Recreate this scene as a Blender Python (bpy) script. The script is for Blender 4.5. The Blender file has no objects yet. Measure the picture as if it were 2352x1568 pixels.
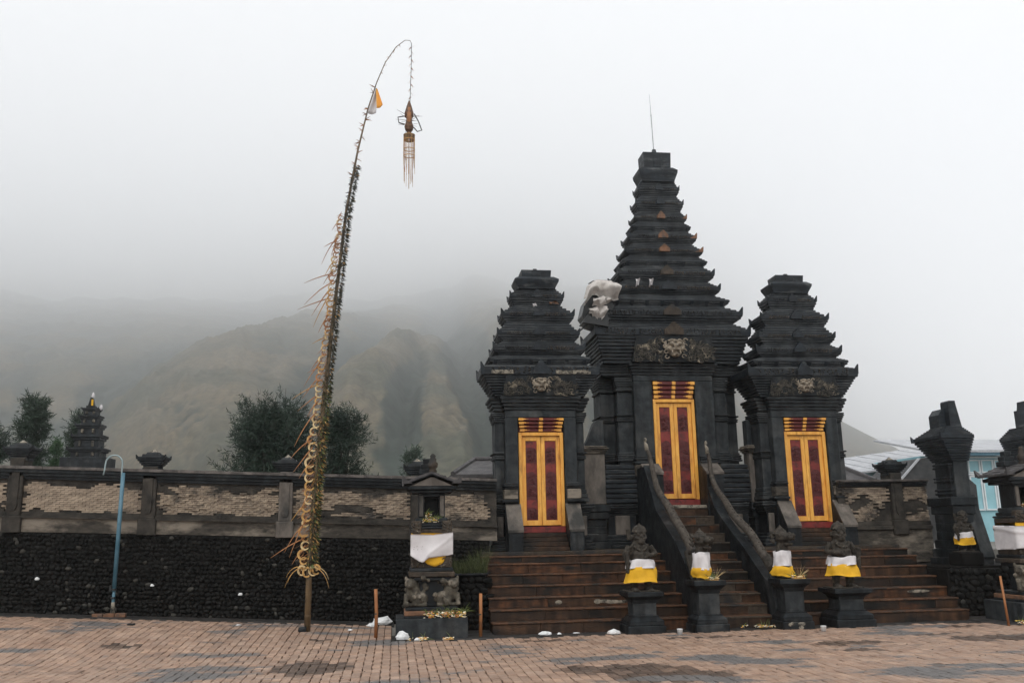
import bpy, math, random
from mathutils import Vector, Matrix, noise
R = random.Random(11)
C = bpy.context.scene.collection
sc = bpy.context.scene
rad = math.radians

# ------------------------------------------------------------------ camera
F_PX, CX, CY = 2057.0, 1176.0, 784.0            # measured on the photograph at 2352 x 1568
YAW, PITCH, ROLL, EYE = rad(7.5), rad(12.1), rad(1.0), 1.6
fwd = Vector((math.sin(YAW)*math.cos(PITCH), math.cos(YAW)*math.cos(PITCH), math.sin(PITCH)))
r0 = Vector((math.cos(YAW), -math.sin(YAW), 0)); u0 = r0.cross(fwd)
rgt = r0*math.cos(ROLL) - u0*math.sin(ROLL); upv = u0*math.cos(ROLL) + r0*math.sin(ROLL)
cam = bpy.data.cameras.new('camera'); camo = bpy.data.objects.new('camera', cam); C.objects.link(camo)
M = Matrix((rgt, upv, -fwd)).transposed().to_4x4(); M.translation = (0, 0, EYE)
camo.matrix_world = M
cam.sensor_width = 36; cam.lens = 36*F_PX/2352; cam.clip_end = 15000; cam.clip_start = .1
sc.camera = camo

def at(px, py, Y):                                # the point of the place seen at a pixel, at depth Y
    d = fwd + rgt*((px-CX)/F_PX) + upv*((CY-py)/F_PX)
    return Vector((0, 0, EYE)) + d*(Y/d.y)

# ------------------------------------------------------------------ sky, sun, exposure
world = bpy.data.worlds.new('World'); sc.world = world; world.use_nodes = True
nt = world.node_tree; nt.nodes.clear()
SUN_EL, SUN_AZ = rad(48), rad(200)
sky = nt.nodes.new('ShaderNodeTexSky'); sky.sky_type = 'NISHITA'; sky.sun_disc = False
sky.sun_elevation = SUN_EL; sky.sun_rotation = SUN_AZ; sky.dust_density = 4; sky.air_density = 1.5
bw = nt.nodes.new('ShaderNodeHueSaturation'); bw.inputs['Saturation'].default_value = .15
mx = nt.nodes.new('ShaderNodeMix'); mx.data_type = 'RGBA'; mx.inputs[0].default_value = .93
mx.inputs['B'].default_value = (11.35, 11.45, 11.5, 1)         # an even cloud deck
bg = nt.nodes.new('ShaderNodeBackground'); bg.inputs['Strength'].default_value = .1
wo = nt.nodes.new('ShaderNodeOutputWorld')
nt.links.new(sky.outputs[0], bw.inputs['Color']); nt.links.new(bw.outputs[0], mx.inputs['A'])
nt.links.new(mx.outputs['Result'], bg.inputs['Color']); nt.links.new(bg.outputs[0], wo.inputs['Surface'])
sl = bpy.data.lights.new('sun', 'SUN'); sl.energy = 1.2; sl.angle = rad(40); sl.color = (1, .97, .93)
so = bpy.data.objects.new('sun', sl); C.objects.link(so)
sd = Vector((math.sin(SUN_AZ)*math.cos(SUN_EL), math.cos(SUN_AZ)*math.cos(SUN_EL), math.sin(SUN_EL)))
so.rotation_euler = sd.to_track_quat('Z', 'Y').to_euler(); so.location = (0, -20, 30)
sc.view_settings.view_transform = 'Standard'; sc.view_settings.look = 'None'
sc.view_settings.exposure = 0; sc.view_settings.gamma = 1; sc.view_settings.use_curve_mapping = False
sc.render.engine = 'CYCLES'
sc.cycles.use_denoising = True
sc.cycles.max_bounces = 12; sc.cycles.volume_bounces = 10; sc.cycles.diffuse_bounces = 4
sc.cycles.use_adaptive_sampling = True

# ------------------------------------------------------------------ materials
MATS = {}
def mat(name, a, b, scale=6, rough=.75, bump=.3, third=None, t_scale=1.5, t_lo=.55, t_hi=.65, stretch=(1, 1, 1), spec=.4, rvar=.15, detail=6, bscale=None, lohi=(.35, .65), streak=0):
    m = bpy.data.materials.new(name); m.use_nodes = True; MATS[name] = m
    n = m.node_tree; p = n.nodes['Principled BSDF']; L = n.links.new
    g = n.nodes.new('ShaderNodeNewGeometry'); mp = n.nodes.new('ShaderNodeMapping'); mp.inputs['Scale'].default_value = stretch
    L(g.outputs['Position'], mp.inputs['Vector'])
    def nz(s, d=detail, r=.6):
        x = n.nodes.new('ShaderNodeTexNoise'); x.inputs['Scale'].default_value = s; x.inputs['Detail'].default_value = d
        x.inputs['Roughness'].default_value = r; L(mp.outputs[0], x.inputs['Vector']); return x
    def ramp(src, lo, hi, ca=(0, 0, 0, 1), cb=(1, 1, 1, 1)):
        r = n.nodes.new('ShaderNodeValToRGB'); r.color_ramp.elements[0].position = lo; r.color_ramp.elements[1].position = hi
        r.color_ramp.elements[0].color = ca; r.color_ramp.elements[1].color = cb; L(src, r.inputs[0]); return r
    n1 = nz(scale)
    col = ramp(n1.outputs[0], lohi[0], lohi[1], (*a, 1), (*b, 1)).outputs[0]
    if third:
        n2 = nz(t_scale, 8, .65); f = ramp(n2.outputs[0], t_lo, t_hi)
        x = n.nodes.new('ShaderNodeMix'); x.data_type = 'RGBA'; L(f.outputs[0], x.inputs[0]); L(col, x.inputs['A'])
        x.inputs['B'].default_value = (*third, 1); col = x.outputs['Result']
    if streak:                                                    # rain streaks and lichen running down the stone
        ms = n.nodes.new('ShaderNodeMapping'); ms.inputs['Scale'].default_value = (9, 9, .7); L(g.outputs['Position'], ms.inputs['Vector'])
        ns = n.nodes.new('ShaderNodeTexNoise'); ns.inputs['Scale'].default_value = 1; ns.inputs['Detail'].default_value = 5; L(ms.outputs[0], ns.inputs['Vector'])
        rs = ramp(ns.outputs[0], .36, .66, (1-streak,)*3+(1,), (1+streak*.55,)*3+(1,))
        x = n.nodes.new('ShaderNodeMix'); x.data_type = 'RGBA'; x.blend_type = 'MULTIPLY'; x.inputs[0].default_value = 1; L(col, x.inputs['A']); L(rs.outputs[0], x.inputs['B']); col = x.outputs['Result']
    L(col, p.inputs['Base Color'])
    n3 = nz(scale*.7, 3)
    rr = ramp(n3.outputs[0], .3, .7, (max(rough-rvar, .05),)*3+(1,), (min(rough+rvar, 1),)*3+(1,)); L(rr.outputs[0], p.inputs['Roughness'])
    p.inputs['Specular IOR Level'].default_value = spec
    if bump:
        n4 = nz(bscale or scale*4, 5, .7); bn = n.nodes.new('ShaderNodeBump'); bn.inputs['Strength'].default_value = bump
        bn.inputs['Distance'].default_value = .02; L(n4.outputs[0], bn.inputs['Height']); L(bn.outputs[0], p.inputs['Normal'])
    return m

mat('andesite', (.0042, .0062, .008), (.017, .0215, .025), 5, .5, .4, (.062, .064, .063), 2.1, .56, .74, spec=.22, streak=.5)
mat('andesite_wall', (.0145, .0185, .0215), (.037, .0425, .0455), 7, .65, .3, (.08, .081, .079), 1.3, .5, .74, spec=.18, streak=.35)
mat('andesite_roof', (.0036, .006, .0088), (.0145, .0205, .0268), 4, .48, .4, (.08, .084, .085), 2.4, .55, .72, stretch=(1, 1, 3.2), spec=.25, streak=.4)
mat('andesite_brown', (.035, .028, .022), (.085, .066, .05), 12, .75, .4, (.03, .03, .03), 3, .5, .6, spec=.14)
mat('rust_stone', (.11, .055, .03), (.2, .1, .055), 10, .8, .4, (.05, .045, .04), 6, .5, .62)
mat('pale_stone', (.14, .125, .1), (.3, .265, .21), 14, .8, .5, (.035, .034, .03), 9, .5, .58)
mat('carving', (.026, .025, .023), (.1, .09, .074), 12, .75, .4, (.28, .24, .18), 5, .54, .64, spec=.14)
mat('plaster', (.085, .075, .066), (.16, .14, .122), 7, .8, .25, (.04, .04, .038), 1.6, .5, .66, stretch=(1, 1, .5), spec=.14)
mat('lit_worn_edge', (.028, .031, .033), (.092, .097, .098), 5, .6, .3, (.01, .012, .014), 3, .42, .6, spec=.2)  # worn rims, plus the wet edges' sky glint painted into the pale tone
mat('cobble', (.0045, .0052, .0052), (.014, .0142, .0135), 5, .65, .4, (.028, .025, .021), 2.2, .66, .76, spec=.08)
mat('cobble_pale', (.025, .025, .022), (.06, .057, .05), 6, .6, .4, spec=.14)
mat('mortar', (.005, .005, .005), (.01, .0097, .0093), 8, .8, .3, spec=.1)
mat('brick', (.2, .155, .115), (.37, .295, .22), 7, .85, .5, (.085, .07, .058), 1.1, .49, .64, stretch=(.8, 1, 1.9))
mat('brick_old', (.14, .106, .08), (.38, .305, .225), 11, .85, .6, (.045, .04, .035), 1.9, .5, .62, stretch=(.8, 1, 1.6))
mat('soot_plaster', (.022, .021, .019), (.06, .053, .045), 5, .8, .25, (.095, .085, .07), 1.6, .58, .72, spec=.14)
mat('plinth', (.03, .028, .025), (.075, .066, .055), 10, .85, .5, (.22, .19, .155), 1.7, .47, .6, stretch=(.6, 1, 1.6), spec=.14)
mat('coping', (.05, .045, .043), (.13, .115, .105), 7, .7, .3, spec=.14)
mat('step', (.024, .0135, .008), (.076, .037, .019), 6, .5, .4, (.0095, .009, .008), 1.5, .45, .58, stretch=(.7, 1, 1.6), spec=.25, streak=.5)
mat('step_rust', (.036, .016, .008), (.115, .046, .019), 6, .5, .4, (.0105, .0095, .008), 1.7, .44, .58, stretch=(.7, 1, 1.6), spec=.25, streak=.5)
mat('nosing', (.04, .02, .011), (.115, .054, .028), 10, .55, .3, (.022, .019, .016), 3, .48, .62, spec=.25)
mat('gold', (.64, .28, .038), (.78, .41, .075), 5, .5, .1, (.26, .1, .02), 2.4, .52, .74, stretch=(2.5, 2.5, .7), spec=.5)
mat('red', (.13, .014, .012), (.2, .024, .02), 5, .5, .2, (.07, .011, .01), 8, .5, .6)
mat('red_carved', (.045, .008, .009), (.1, .015, .016), 30, .55, .5, bscale=60)
mat('beam_red', (.07, .009, .01), (.11, .013, .013), 6, .5, .1)
mat('white_cloth', (.5, .475, .485), (.62, .595, .6), 4, .9, .1, spec=.2)
mat('cloth_grey', (.36, .33, .31), (.58, .55, .52), 6, .85, .2, (.3, .25, .2), 6, .6, .72, spec=.2)
mat('yellow_cloth', (.55, .29, .015), (.7, .4, .03), 4, .8, .1, spec=.2)
mat('orange_cloth', (.85, .38, .06), (.9, .45, .1), 4, .8, .1, spec=.2)
mat('white_plastic', (.6, .61, .61), (.7, .71, .71), 5, .35, .1)
mat('black_metal', (.012, .014, .015), (.025, .027, .028), 5, .4, .05)
mat('steel', (.3, .31, .32), (.4, .41, .42), 8, .4, .05)
mat('blue_paint', (.05, .13, .18), (.085, .18, .235), 6, .45, .1, (.16, .2, .22), 5, .62, .74)
mat('light_blue', (.24, .46, .52), (.3, .54, .6), 3, .5, .05)
mat('white_paint', (.6, .66, .68), (.74, .78, .8), 5, .5, .05)
mat('roof_metal', (.3, .31, .33), (.42, .43, .45), 4, .5, .15, stretch=(4, .5, 1))
mat('roof_tile', (.035, .033, .035), (.075, .07, .07), 7, .7, .3)
mat('dark_wood', (.02, .022, .024), (.045, .045, .045), 6, .7, .2)
mat('bamboo', (.08, .055, .03), (.17, .115, .06), 6, .55, .15, (.05, .04, .03), 5, .55, .65, stretch=(1, 1, .5))
mat('stake', (.2, .075, .025), (.36, .15, .055), 5, .6, .2, (.07, .04, .03), 4, .58, .68, stretch=(1, 1, .4))
mat('palm_pale', (.42, .3, .14), (.66, .52, .29), 20, .6, .1)
mat('palm_gold', (.34, .18, .05), (.54, .32, .11), 20, .6, .1)
mat('palm_rust', (.24, .1, .04), (.42, .2, .08), 20, .65, .1)
mat('woven', (.045, .022, .012), (.15, .07, .03), 25, .65, .2)
mat('leaf_dark', (.012, .015, .008), (.04, .038, .016), 25, .6, .1, (.09, .055, .025), 15, .58, .66)
mat('leaf_green', (.07, .1, .025), (.13, .16, .05), 25, .6, .1)
mat('foliage', (.009, .022, .015), (.034, .058, .04), 1.6, .7, 0)
mat('foliage_soft', (.017, .034, .021), (.042, .068, .044), 1.2, .7, 0)
mat('foliage_bright', (.02, .055, .022), (.05, .1, .04), 2, .65, 0)
mat('bark', (.03, .028, .025), (.065, .058, .05), 10, .85, .3)
mat('statue_stone', (.02, .0185, .016), (.06, .052, .043), 16, .75, .5, (.17, .145, .11), 9, .6, .72, spec=.14)
mat('grass', (.03, .042, .014), (.085, .1, .035), 12, .7, 0)
mat('petal_white', (.75, .66, .5), (.9, .84, .7), 40, .6, 0)
mat('petal_yellow', (.75, .5, .06), (.85, .62, .14), 40, .6, 0)
mat('petal_orange', (.6, .24, .07), (.75, .36, .14), 40, .6, 0)
mat('soil', (.13, .125, .115), (.2, .19, .17), 3, .8, .3)
mat('gutter', (.018, .018, .018), (.04, .038, .036), 6, .5, .3, (.09, .07, .055), 2.5, .6, .75)

def paver_material():
    m = mat('paver', (.25, .163, .119), (.352, .242, .178), 3.5, .55, .25, None, spec=.4, bscale=55)
    n = m.node_tree; L = n.links.new; p = n.nodes['Principled BSDF']; col = p.inputs['Base Color'].links[0].from_socket
    g = n.nodes.new('ShaderNodeNewGeometry')
    obi = n.nodes.new('ShaderNodeAttribute'); obi.attribute_name = 'tone'
    mu = n.nodes.new('ShaderNodeMix'); mu.data_type = 'RGBA'; mu.blend_type = 'MULTIPLY'; mu.inputs[0].default_value = 1
    L(col, mu.inputs['A']); L(obi.outputs['Color'], mu.inputs['B'])
    mp = n.nodes.new('ShaderNodeMapping'); mp.inputs['Scale'].default_value = (.42, .95, 1); mp.inputs['Location'].default_value = (3.1, 1.3, 0)
    L(g.outputs['Position'], mp.inputs['Vector'])
    nz = n.nodes.new('ShaderNodeTexNoise'); nz.inputs['Scale'].default_value = 1.15; nz.inputs['Detail'].default_value = 7; nz.inputs['Roughness'].default_value = .62
    L(mp.outputs[0], nz.inputs['Vector'])
    r = n.nodes.new('ShaderNodeValToRGB'); r.color_ramp.elements[0].position = .545; r.color_ramp.elements[1].position = .59; L(nz.outputs[0], r.inputs[0])
    x = n.nodes.new('ShaderNodeMix'); x.data_type = 'RGBA'; L(r.outputs[0], x.inputs[0]); L(mu.outputs['Result'], x.inputs['A'])
    x.inputs['B'].default_value = (.122, .114, .11, 1)             # grey sand lying in the low places
    c = x.outputs['Result']
    L(c, p.inputs['Base Color'])
STAINS = []
for (px, py, rx, ry) in ((710, 1533, .52, .62), (733, 1478, .2, .1), (270, 1500, .32, .16), (90, 1418, .35, .2), (1430, 1533, .75, .35), (1540, 1550, .7, .5), (1945, 1475, .6, .22), (1985, 1490, .35, .14), (2120, 1455, .5, .12), (2165, 1525, .2, .09), (2330, 1462, .9, .45), (2200, 1437, .5, .15), (1250, 1470, .5, .1), (1620, 1462, .8, .12)):
    d = fwd + rgt*((px-CX)/F_PX) + upv*((CY-py)/F_PX); q = Vector((0, 0, EYE)) + d*(-EYE/d.z)
    STAINS.append((q.x, q.y, rx, ry))
paver_material()

# ------------------------------------------------------------------ mesh helpers
def root_of(o):
    while o.parent: o = o.parent
    return o

class MB:
    def __init__(s, edge=None): s.v = []; s.f = []; s.m = []; s.mi = 0; s.edge = edge
    def add(s, vs, fs):
        b = len(s.v); s.v += [tuple(x) for x in vs]; s.f += [tuple(b+i for i in f) for f in fs]; s.m += [s.mi]*len(fs)
    def box(s, x0, x1, y0, y1, z0, z1, c=.008, j=0):
        c = min(c, (x1-x0)*.3, (y1-y0)*.3, (z1-z0)*.3)
        def ring(i, z):
            a = [(x0+i+c, y0+i), (x1-i-c, y0+i), (x1-i, y0+i+c), (x1-i, y1-i-c), (x1-i-c, y1-i), (x0+i+c, y1-i), (x0+i, y1-i-c), (x0+i, y0+i+c)]
            return [(x, y, z) for x, y in a]
        vs = ring(c, z0)+ring(0, z0+c)+ring(0, z1-c)+ring(c, z1)
        if j: vs = [(x+R.uniform(-j, j), y+R.uniform(-j, j), z+R.uniform(-j, j)) for x, y, z in vs]
        fs = [tuple(range(7, -1, -1)), tuple(range(24, 32))]
        for k in range(3):
            for i in range(8): fs.append((8*k+i, 8*k+(i+1) % 8, 8*k+8+(i+1) % 8, 8*k+8+i))
        s.add(vs, fs)
        if s.edge is not None:
            for q in range(2, 26):
                if not 10 <= q < 18: s.m[len(s.m)-26+q] = s.edge
    def cbox(s, cx, cy, hw, hd, z0, z1, c=.008, j=0): s.box(cx-hw, cx+hw, cy-hd, cy+hd, z0, z1, c, j)
    def loft(s, cx, cy, rings, caps=True):                       # rectangular rings (z, hw, hd) or (z, hw, hd, dx, dy)
        vs = []; n = len(rings)
        for r in rings:
            z, a, b = r[:3]; dx, dy = (r[3], r[4]) if len(r) > 3 else (0, 0)
            vs += [(cx+dx-a, cy+dy-b, z), (cx+dx+a, cy+dy-b, z), (cx+dx+a, cy+dy+b, z), (cx+dx-a, cy+dy+b, z)]
        fs = []
        for k in range(n-1):
            for i in range(4): fs.append((4*k+i, 4*k+(i+1) % 4, 4*k+4+(i+1) % 4, 4*k+4+i))
        if caps: fs += [(3, 2, 1, 0), (4*n-4, 4*n-3, 4*n-2, 4*n-1)]
        s.add(vs, fs)
    def hexa(s, p):                                              # 8 points: bottom 4 then top 4
        s.add(p, [(3, 2, 1, 0), (4, 5, 6, 7), (0, 1, 5, 4), (1, 2, 6, 5), (2, 3, 7, 6), (3, 0, 4, 7)])
    def prism(s, poly, axis, a, b):                              # polygon (u,w) pushed along an axis from a to b
        n = len(poly)
        def pt(u, w, t): return {'x': (t, u, w), 'y': (u, t, w), 'z': (u, w, t)}[axis]
        vs = [pt(u, w, a) for u, w in poly]+[pt(u, w, b) for u, w in poly]
        fs = [tuple(range(n)), tuple(range(2*n-1, n-1, -1))]+[(i, i+n, (i+1) % n+n, (i+1) % n) for i in range(n)]
        s.add(vs, fs)
    def tube(s, pts, rs, n=8, caps=True):
        pts = [Vector(p) for p in pts]
        if isinstance(rs, (int, float)): rs = [rs]*len(pts)
        vs = []; ref = None
        for i, p in enumerate(pts):
            t = (pts[min(i+1, len(pts)-1)]-pts[max(i-1, 0)]).normalized()
            if ref is None: ref = Vector((0, 1, 0)) if abs(t.y) < .9 else Vector((1, 0, 0))
            a = (ref-t*ref.dot(t)).normalized(); ref = a; b = t.cross(a)
            for k in range(n):
                w = 2*math.pi*k/n; vs.append(p+(a*math.cos(w)+b*math.sin(w))*rs[i])
        fs = []
        for i in range(len(pts)-1):
            for k in range(n): fs.append((n*i+k, n*i+(k+1) % n, n*i+n+(k+1) % n, n*i+n+k))
        if caps: fs += [tuple(range(n-1, -1, -1)), tuple(range(n*(len(pts)-1), n*len(pts)))]
        s.add(vs, fs)
    def lathe(s, cx, cy, prof, n=16, sx=1, sy=1):
        vs = []
        for r, z in prof:
            for k in range(n):
                w = 2*math.pi*k/n; vs.append((cx+r*sx*math.cos(w), cy+r*sy*math.sin(w), z))
        fs = []
        for i in range(len(prof)-1):
            for k in range(n): fs.append((n*i+k, n*i+(k+1) % n, n*i+n+(k+1) % n, n*i+n+k))
        fs += [tuple(range(n-1, -1, -1)), tuple(range(n*(len(prof)-1), n*len(prof)))]
        s.add(vs, fs)
    def blob(s, c, r, rot=None, seg=8, rings=5):
        if isinstance(r, (int, float)): r = (r, r, r)
        vs = [(0, 0, -1)]
        for i in range(1, rings):
            t = math.pi*i/rings
            for k in range(seg):
                w = 2*math.pi*k/seg; vs.append((math.sin(t)*math.cos(w), math.sin(t)*math.sin(w), -math.cos(t)))
        vs.append((0, 0, 1)); c = Vector(c)
        out = []
        for x in vs:
            q = Vector((x[0]*r[0], x[1]*r[1], x[2]*r[2]))
            if rot is not None: q = rot @ q
            out.append(c+q)
        fs = [(0, 1+(k+1) % seg, 1+k) for k in range(seg)]
        for i in range(rings-2):
            for k in range(seg): fs.append((1+seg*i+k, 1+seg*i+(k+1) % seg, 1+seg*i+seg+(k+1) % seg, 1+seg*i+seg+k))
        l = len(vs)-1; b = 1+seg*(rings-2)
        fs += [(b+k, b+(k+1) % seg, l) for k in range(seg)]
        s.add(out, fs)
    def octa(s, c, r, rot=None):
        c = Vector(c); vs = [Vector(q) for q in ((r[0], 0, 0), (-r[0], 0, 0), (0, r[1], 0), (0, -r[1], 0), (0, 0, r[2]), (0, 0, -r[2]))]
        if rot is not None: vs = [rot @ q for q in vs]
        s.add([c+q for q in vs], [(0, 2, 4), (2, 1, 4), (1, 3, 4), (3, 0, 4), (2, 0, 5), (1, 2, 5), (3, 1, 5), (0, 3, 5)])
    def blade(s, p, d, L, w, droop=0, side=None, k=3):            # a thin leaf, tapering, with a fold for thickness
        p = Vector(p); d = Vector(d).normalized()
        sd = (side or d.cross(Vector((R.uniform(-1, 1), R.uniform(-1, 1), R.uniform(-1, 1))))).normalized()
        vs = []; q = p.copy()
        for i in range(k+1):
            t = i/k; ww = w*(1-t*.92)*(.6+.8*t if t < .4 else 1)
            vs += [q-sd*ww, q+sd*ww]; dd = d+Vector((0, 0, -droop*t)); q = q+dd.normalized()*(L/k)
        s.add(vs, [(2*i, 2*i+1, 2*i+3, 2*i+2) for i in range(k)])
    def mesh(s, name, origin=(0, 0, 0), smooth=False):
        o = Vector(origin); me = bpy.data.meshes.new(name)
        me.from_pydata([(x-o.x, y-o.y, z-o.z) for x, y, z in s.v], [], s.f)
        if any(s.m): me.polygons.foreach_set('material_index', s.m)
        if smooth: me.polygons.foreach_set('use_smooth', [True]*len(s.f))
        me.update(); return me
    def build(s, name, m, parent=None, smooth=False, origin=None, kind=None, label=None):
        if parent is not None: origin = root_of(parent).location
        me = s.mesh(name, origin or (0, 0, 0), smooth)
        for x in (m if isinstance(m, (list, tuple)) else [m]): me.materials.append(MATS[x])
        o = bpy.data.objects.new(name, me); C.objects.link(o)
        if parent is not None: o.parent = parent
        elif origin: o.location = origin
        if kind: o['kind'] = kind
        if label: o['label'] = label
        return o

def tag(o, label, cat, group=None):
    o['label'] = label; o['category'] = cat
    if group: o['group'] = group
    return o
def thing(name, loc, label, cat, group=None):
    o = bpy.data.objects.new(name, None); C.objects.link(o); o.location = loc; o.empty_display_size = .2
    return tag(o, label, cat, group)
def copy_tree(o, parent=None):
    c = o.copy(); C.objects.link(c)
    if parent is not None: c.parent = parent
    for ch in o.children: copy_tree(ch, c)
    return c
def remesh(o, voxel, smooth=2):
    r = o.modifiers.new('fuse', 'REMESH'); r.mode = 'VOXEL'; r.voxel_size = voxel; r.use_smooth_shade = True
    if smooth:
        q = o.modifiers.new('soften', 'SMOOTH'); q.factor = .5; q.iterations = smooth
    return o
def zg(x, y):                                                     # the ground climbs gently towards the far left
    t = min(max((y-12.5)/4.0, 0), 1); t = t*t*(3-2*t)
    return .052*max(0.0, .9-x)*t - (0 if x < 9 else 0)

# ================================================================== SETTING
def structure(o): o['kind'] = 'structure'; return o
def ground_sheet():
    mb = MB(); xs = [-2580, -900, -200, -60, -30]+[-20+i for i in range(23)]+[4, 8, 14, 30, 100, 300, 1480]; ys = [-60, -20, 0, 6, 9, 11]+[12.5+.5*i for i in range(9)]+[17.68, 17.72, 20, 30, 60, 150, 400, 1500, 5180]
    for y in ys:
        for x in xs: mb.v.append((x, y, zg(x, y)-.035+(1.15 if y > 17.7 else 0)))
    n = len(xs)
    for j in range(len(ys)-1):
        for i in range(n-1): mb.f.append((j*n+i, j*n+i+1, j*n+n+i+1, j*n+n+i)); mb.m.append(0)
    return structure(mb.build('ground', 'soil'))
ground = ground_sheet()

def pavers():
    W, Lp = .113, .2; cells = []
    for i in range(int(28/W)):
        x = -13.6+i*W
        for j in range(int(9.0/Lp)+1):
            y = 8.7+j*Lp+(Lp/2 if i % 2 else 0)
            lim = 16.75 if x < -.1 else (14.62 if x < 1.5 else (14.74+.07*math.sin(x*2.3)+.05*math.sin(x*5.1) if x < 9.9 else 14.2))
            if y+Lp > lim: continue
            cells.append((x, y))
    def piece(mb, x, y, t):
        g = .0045; z = zg(x, y)+R.uniform(-.004, .004); tx = R.uniform(-.003, .003); ty = R.uniform(-.003, .003); c = .006
        x0, x1, y0, y1 = x+g, x+W-g, y+g, y+Lp-g; ym = (y0+y1)/2; k = .007*(1 if t else -1)
        out = [(x0, y0), (x1, y0), (x1+k, ym), (x1, y1), (x0, y1), (x0+k, ym)]
        def zz(u, v): return z+tx*(u-x)/W+ty*(v-y)/Lp+(zg(u, v)-zg(x, y))
        mx_, my_ = (x0+x1)/2, ym
        top = [(mx_+(u-mx_)*(1-c/.05), my_+(v-my_)*(1-c/.1)) for u, v in out]
        vs = [(u, v, zz(u, v)-.03) for u, v in out]+[(u, v, zz(u, v)-c) for u, v in out]+[(u, v, zz(u, v)) for u, v in top]
        fs = [(12, 13, 14, 15, 16, 17)]+[(a+i, a+(i+1) % 6, a+6+(i+1) % 6, a+6+i) for a in (0, 6) for i in range(6)]
        mb.add(vs, fs)
    def tone(me, vals):
        at_ = me.color_attributes.new('tone', 'FLOAT_COLOR', 'POINT'); buf = []
        for t in vals: buf += [t[0], t[1], t[2], 1]*18
        at_.data.foreach_set('color', buf)
    def rt(x, y):
        k = R.gauss(1, .085); w = R.uniform(-.03, .03)
        for (a, b, rx, ry) in STAINS:                             # damp stones
            q = ((x+W/2-a)/rx)**2+((y+Lp/2-b)/ry)**2+.7*noise.noise(Vector((x*2.5, y*2.5, a)))
            if q < 1+R.gauss(0, .16): k *= R.uniform(.2, .34) if q < .75 else R.uniform(.35, .6); break
        return (k*(1+w), k, k*(1-w))
    cells.sort(key=lambda c: (c[0]-.9)**2*.02+(c[1]-9.9)**2 if c[1] > 9.85 and -4.6 < c[0] < 6.4 else 900+c[1])
    for i, (x, y) in enumerate(cells[:290]):
        mb = MB(); piece(mb, x, y, i % 2); o = mb.build('paver', 'paver', ground); tone(o.data, [rt(x, y)])
    mb = MB(); ts = []
    for i, (x, y) in enumerate(cells[290:]): piece(mb, x, y, i % 2); ts.append(rt(x, y))
    o = mb.build('pavers', 'paver', ground, kind='stuff'); tone(o.data, ts)
pavers()
# wet concrete gutter between the pavers and the walls
mb = MB()
for i in range(30):
    x0 = -15+i*.5; x1 = x0+.5
    if x1 > .0: break
    mb.hexa([(x0, 16.75, zg(x0, 16.75)-.1), (x1, 16.75, zg(x1, 16.75)-.1), (x1, 17.6, zg(x1, 17.6)-.1), (x0, 17.6, zg(x0, 17.6)-.1), (x0, 16.75, zg(x0, 16.75)), (x1, 16.75, zg(x1, 16.75)), (x1, 17.6, zg(x1, 17.6)), (x0, 17.6, zg(x0, 17.6))])
mb.box(-.05, 1.62, 14.62, 17.4, -.1, .004); mb.box(1.62, 9.95, 14.5, 15.4, -.12, -.012); mb.box(9.95, 14, 14.2, 16, -.1, .004)
structure(mb.build('gutter', 'gutter'))

# ------------------------------------------------------------------ mountain in the cloud
def hill_mesh(name, hfun, a0, a1, na, d0, d1, nd, m):
    mb = MB()
    for j in range(nd+1):
        d = d0*(d1/d0)**(j/nd)
        for i in range(na+1):
            a = a0+(a1-a0)*i/na; x = d*math.sin(rad(a)); y = d*math.cos(rad(a)); mb.v.append((x, y, hfun(a, d, x, y)))
    n = na+1
    for j in range(nd):
        for i in range(na): mb.f.append((j*n+i, j*n+i+1, j*n+n+i+1, j*n+n+i)); mb.m.append(0)
    return structure(mb.build(name, m, smooth=True))
def lerp_tab(t, x):
    if x <= t[0][0]: return t[0][1]
    for (a, b), (c, d) in zip(t, t[1:]):
        if x <= c: return b+(d-b)*(x-a)/(c-a)
    return t[-1][1]
K = 2.4                                                           # metres per unit of the mountain's own scale
FOOT = [(-56, 340), (-36, 300), (-30, 250), (-24, 195), (-18, 150), (-10, 122), (-3, 112), (4, 125), (12, 170), (16, 260), (20, 560), (30, 1500)]
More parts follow.
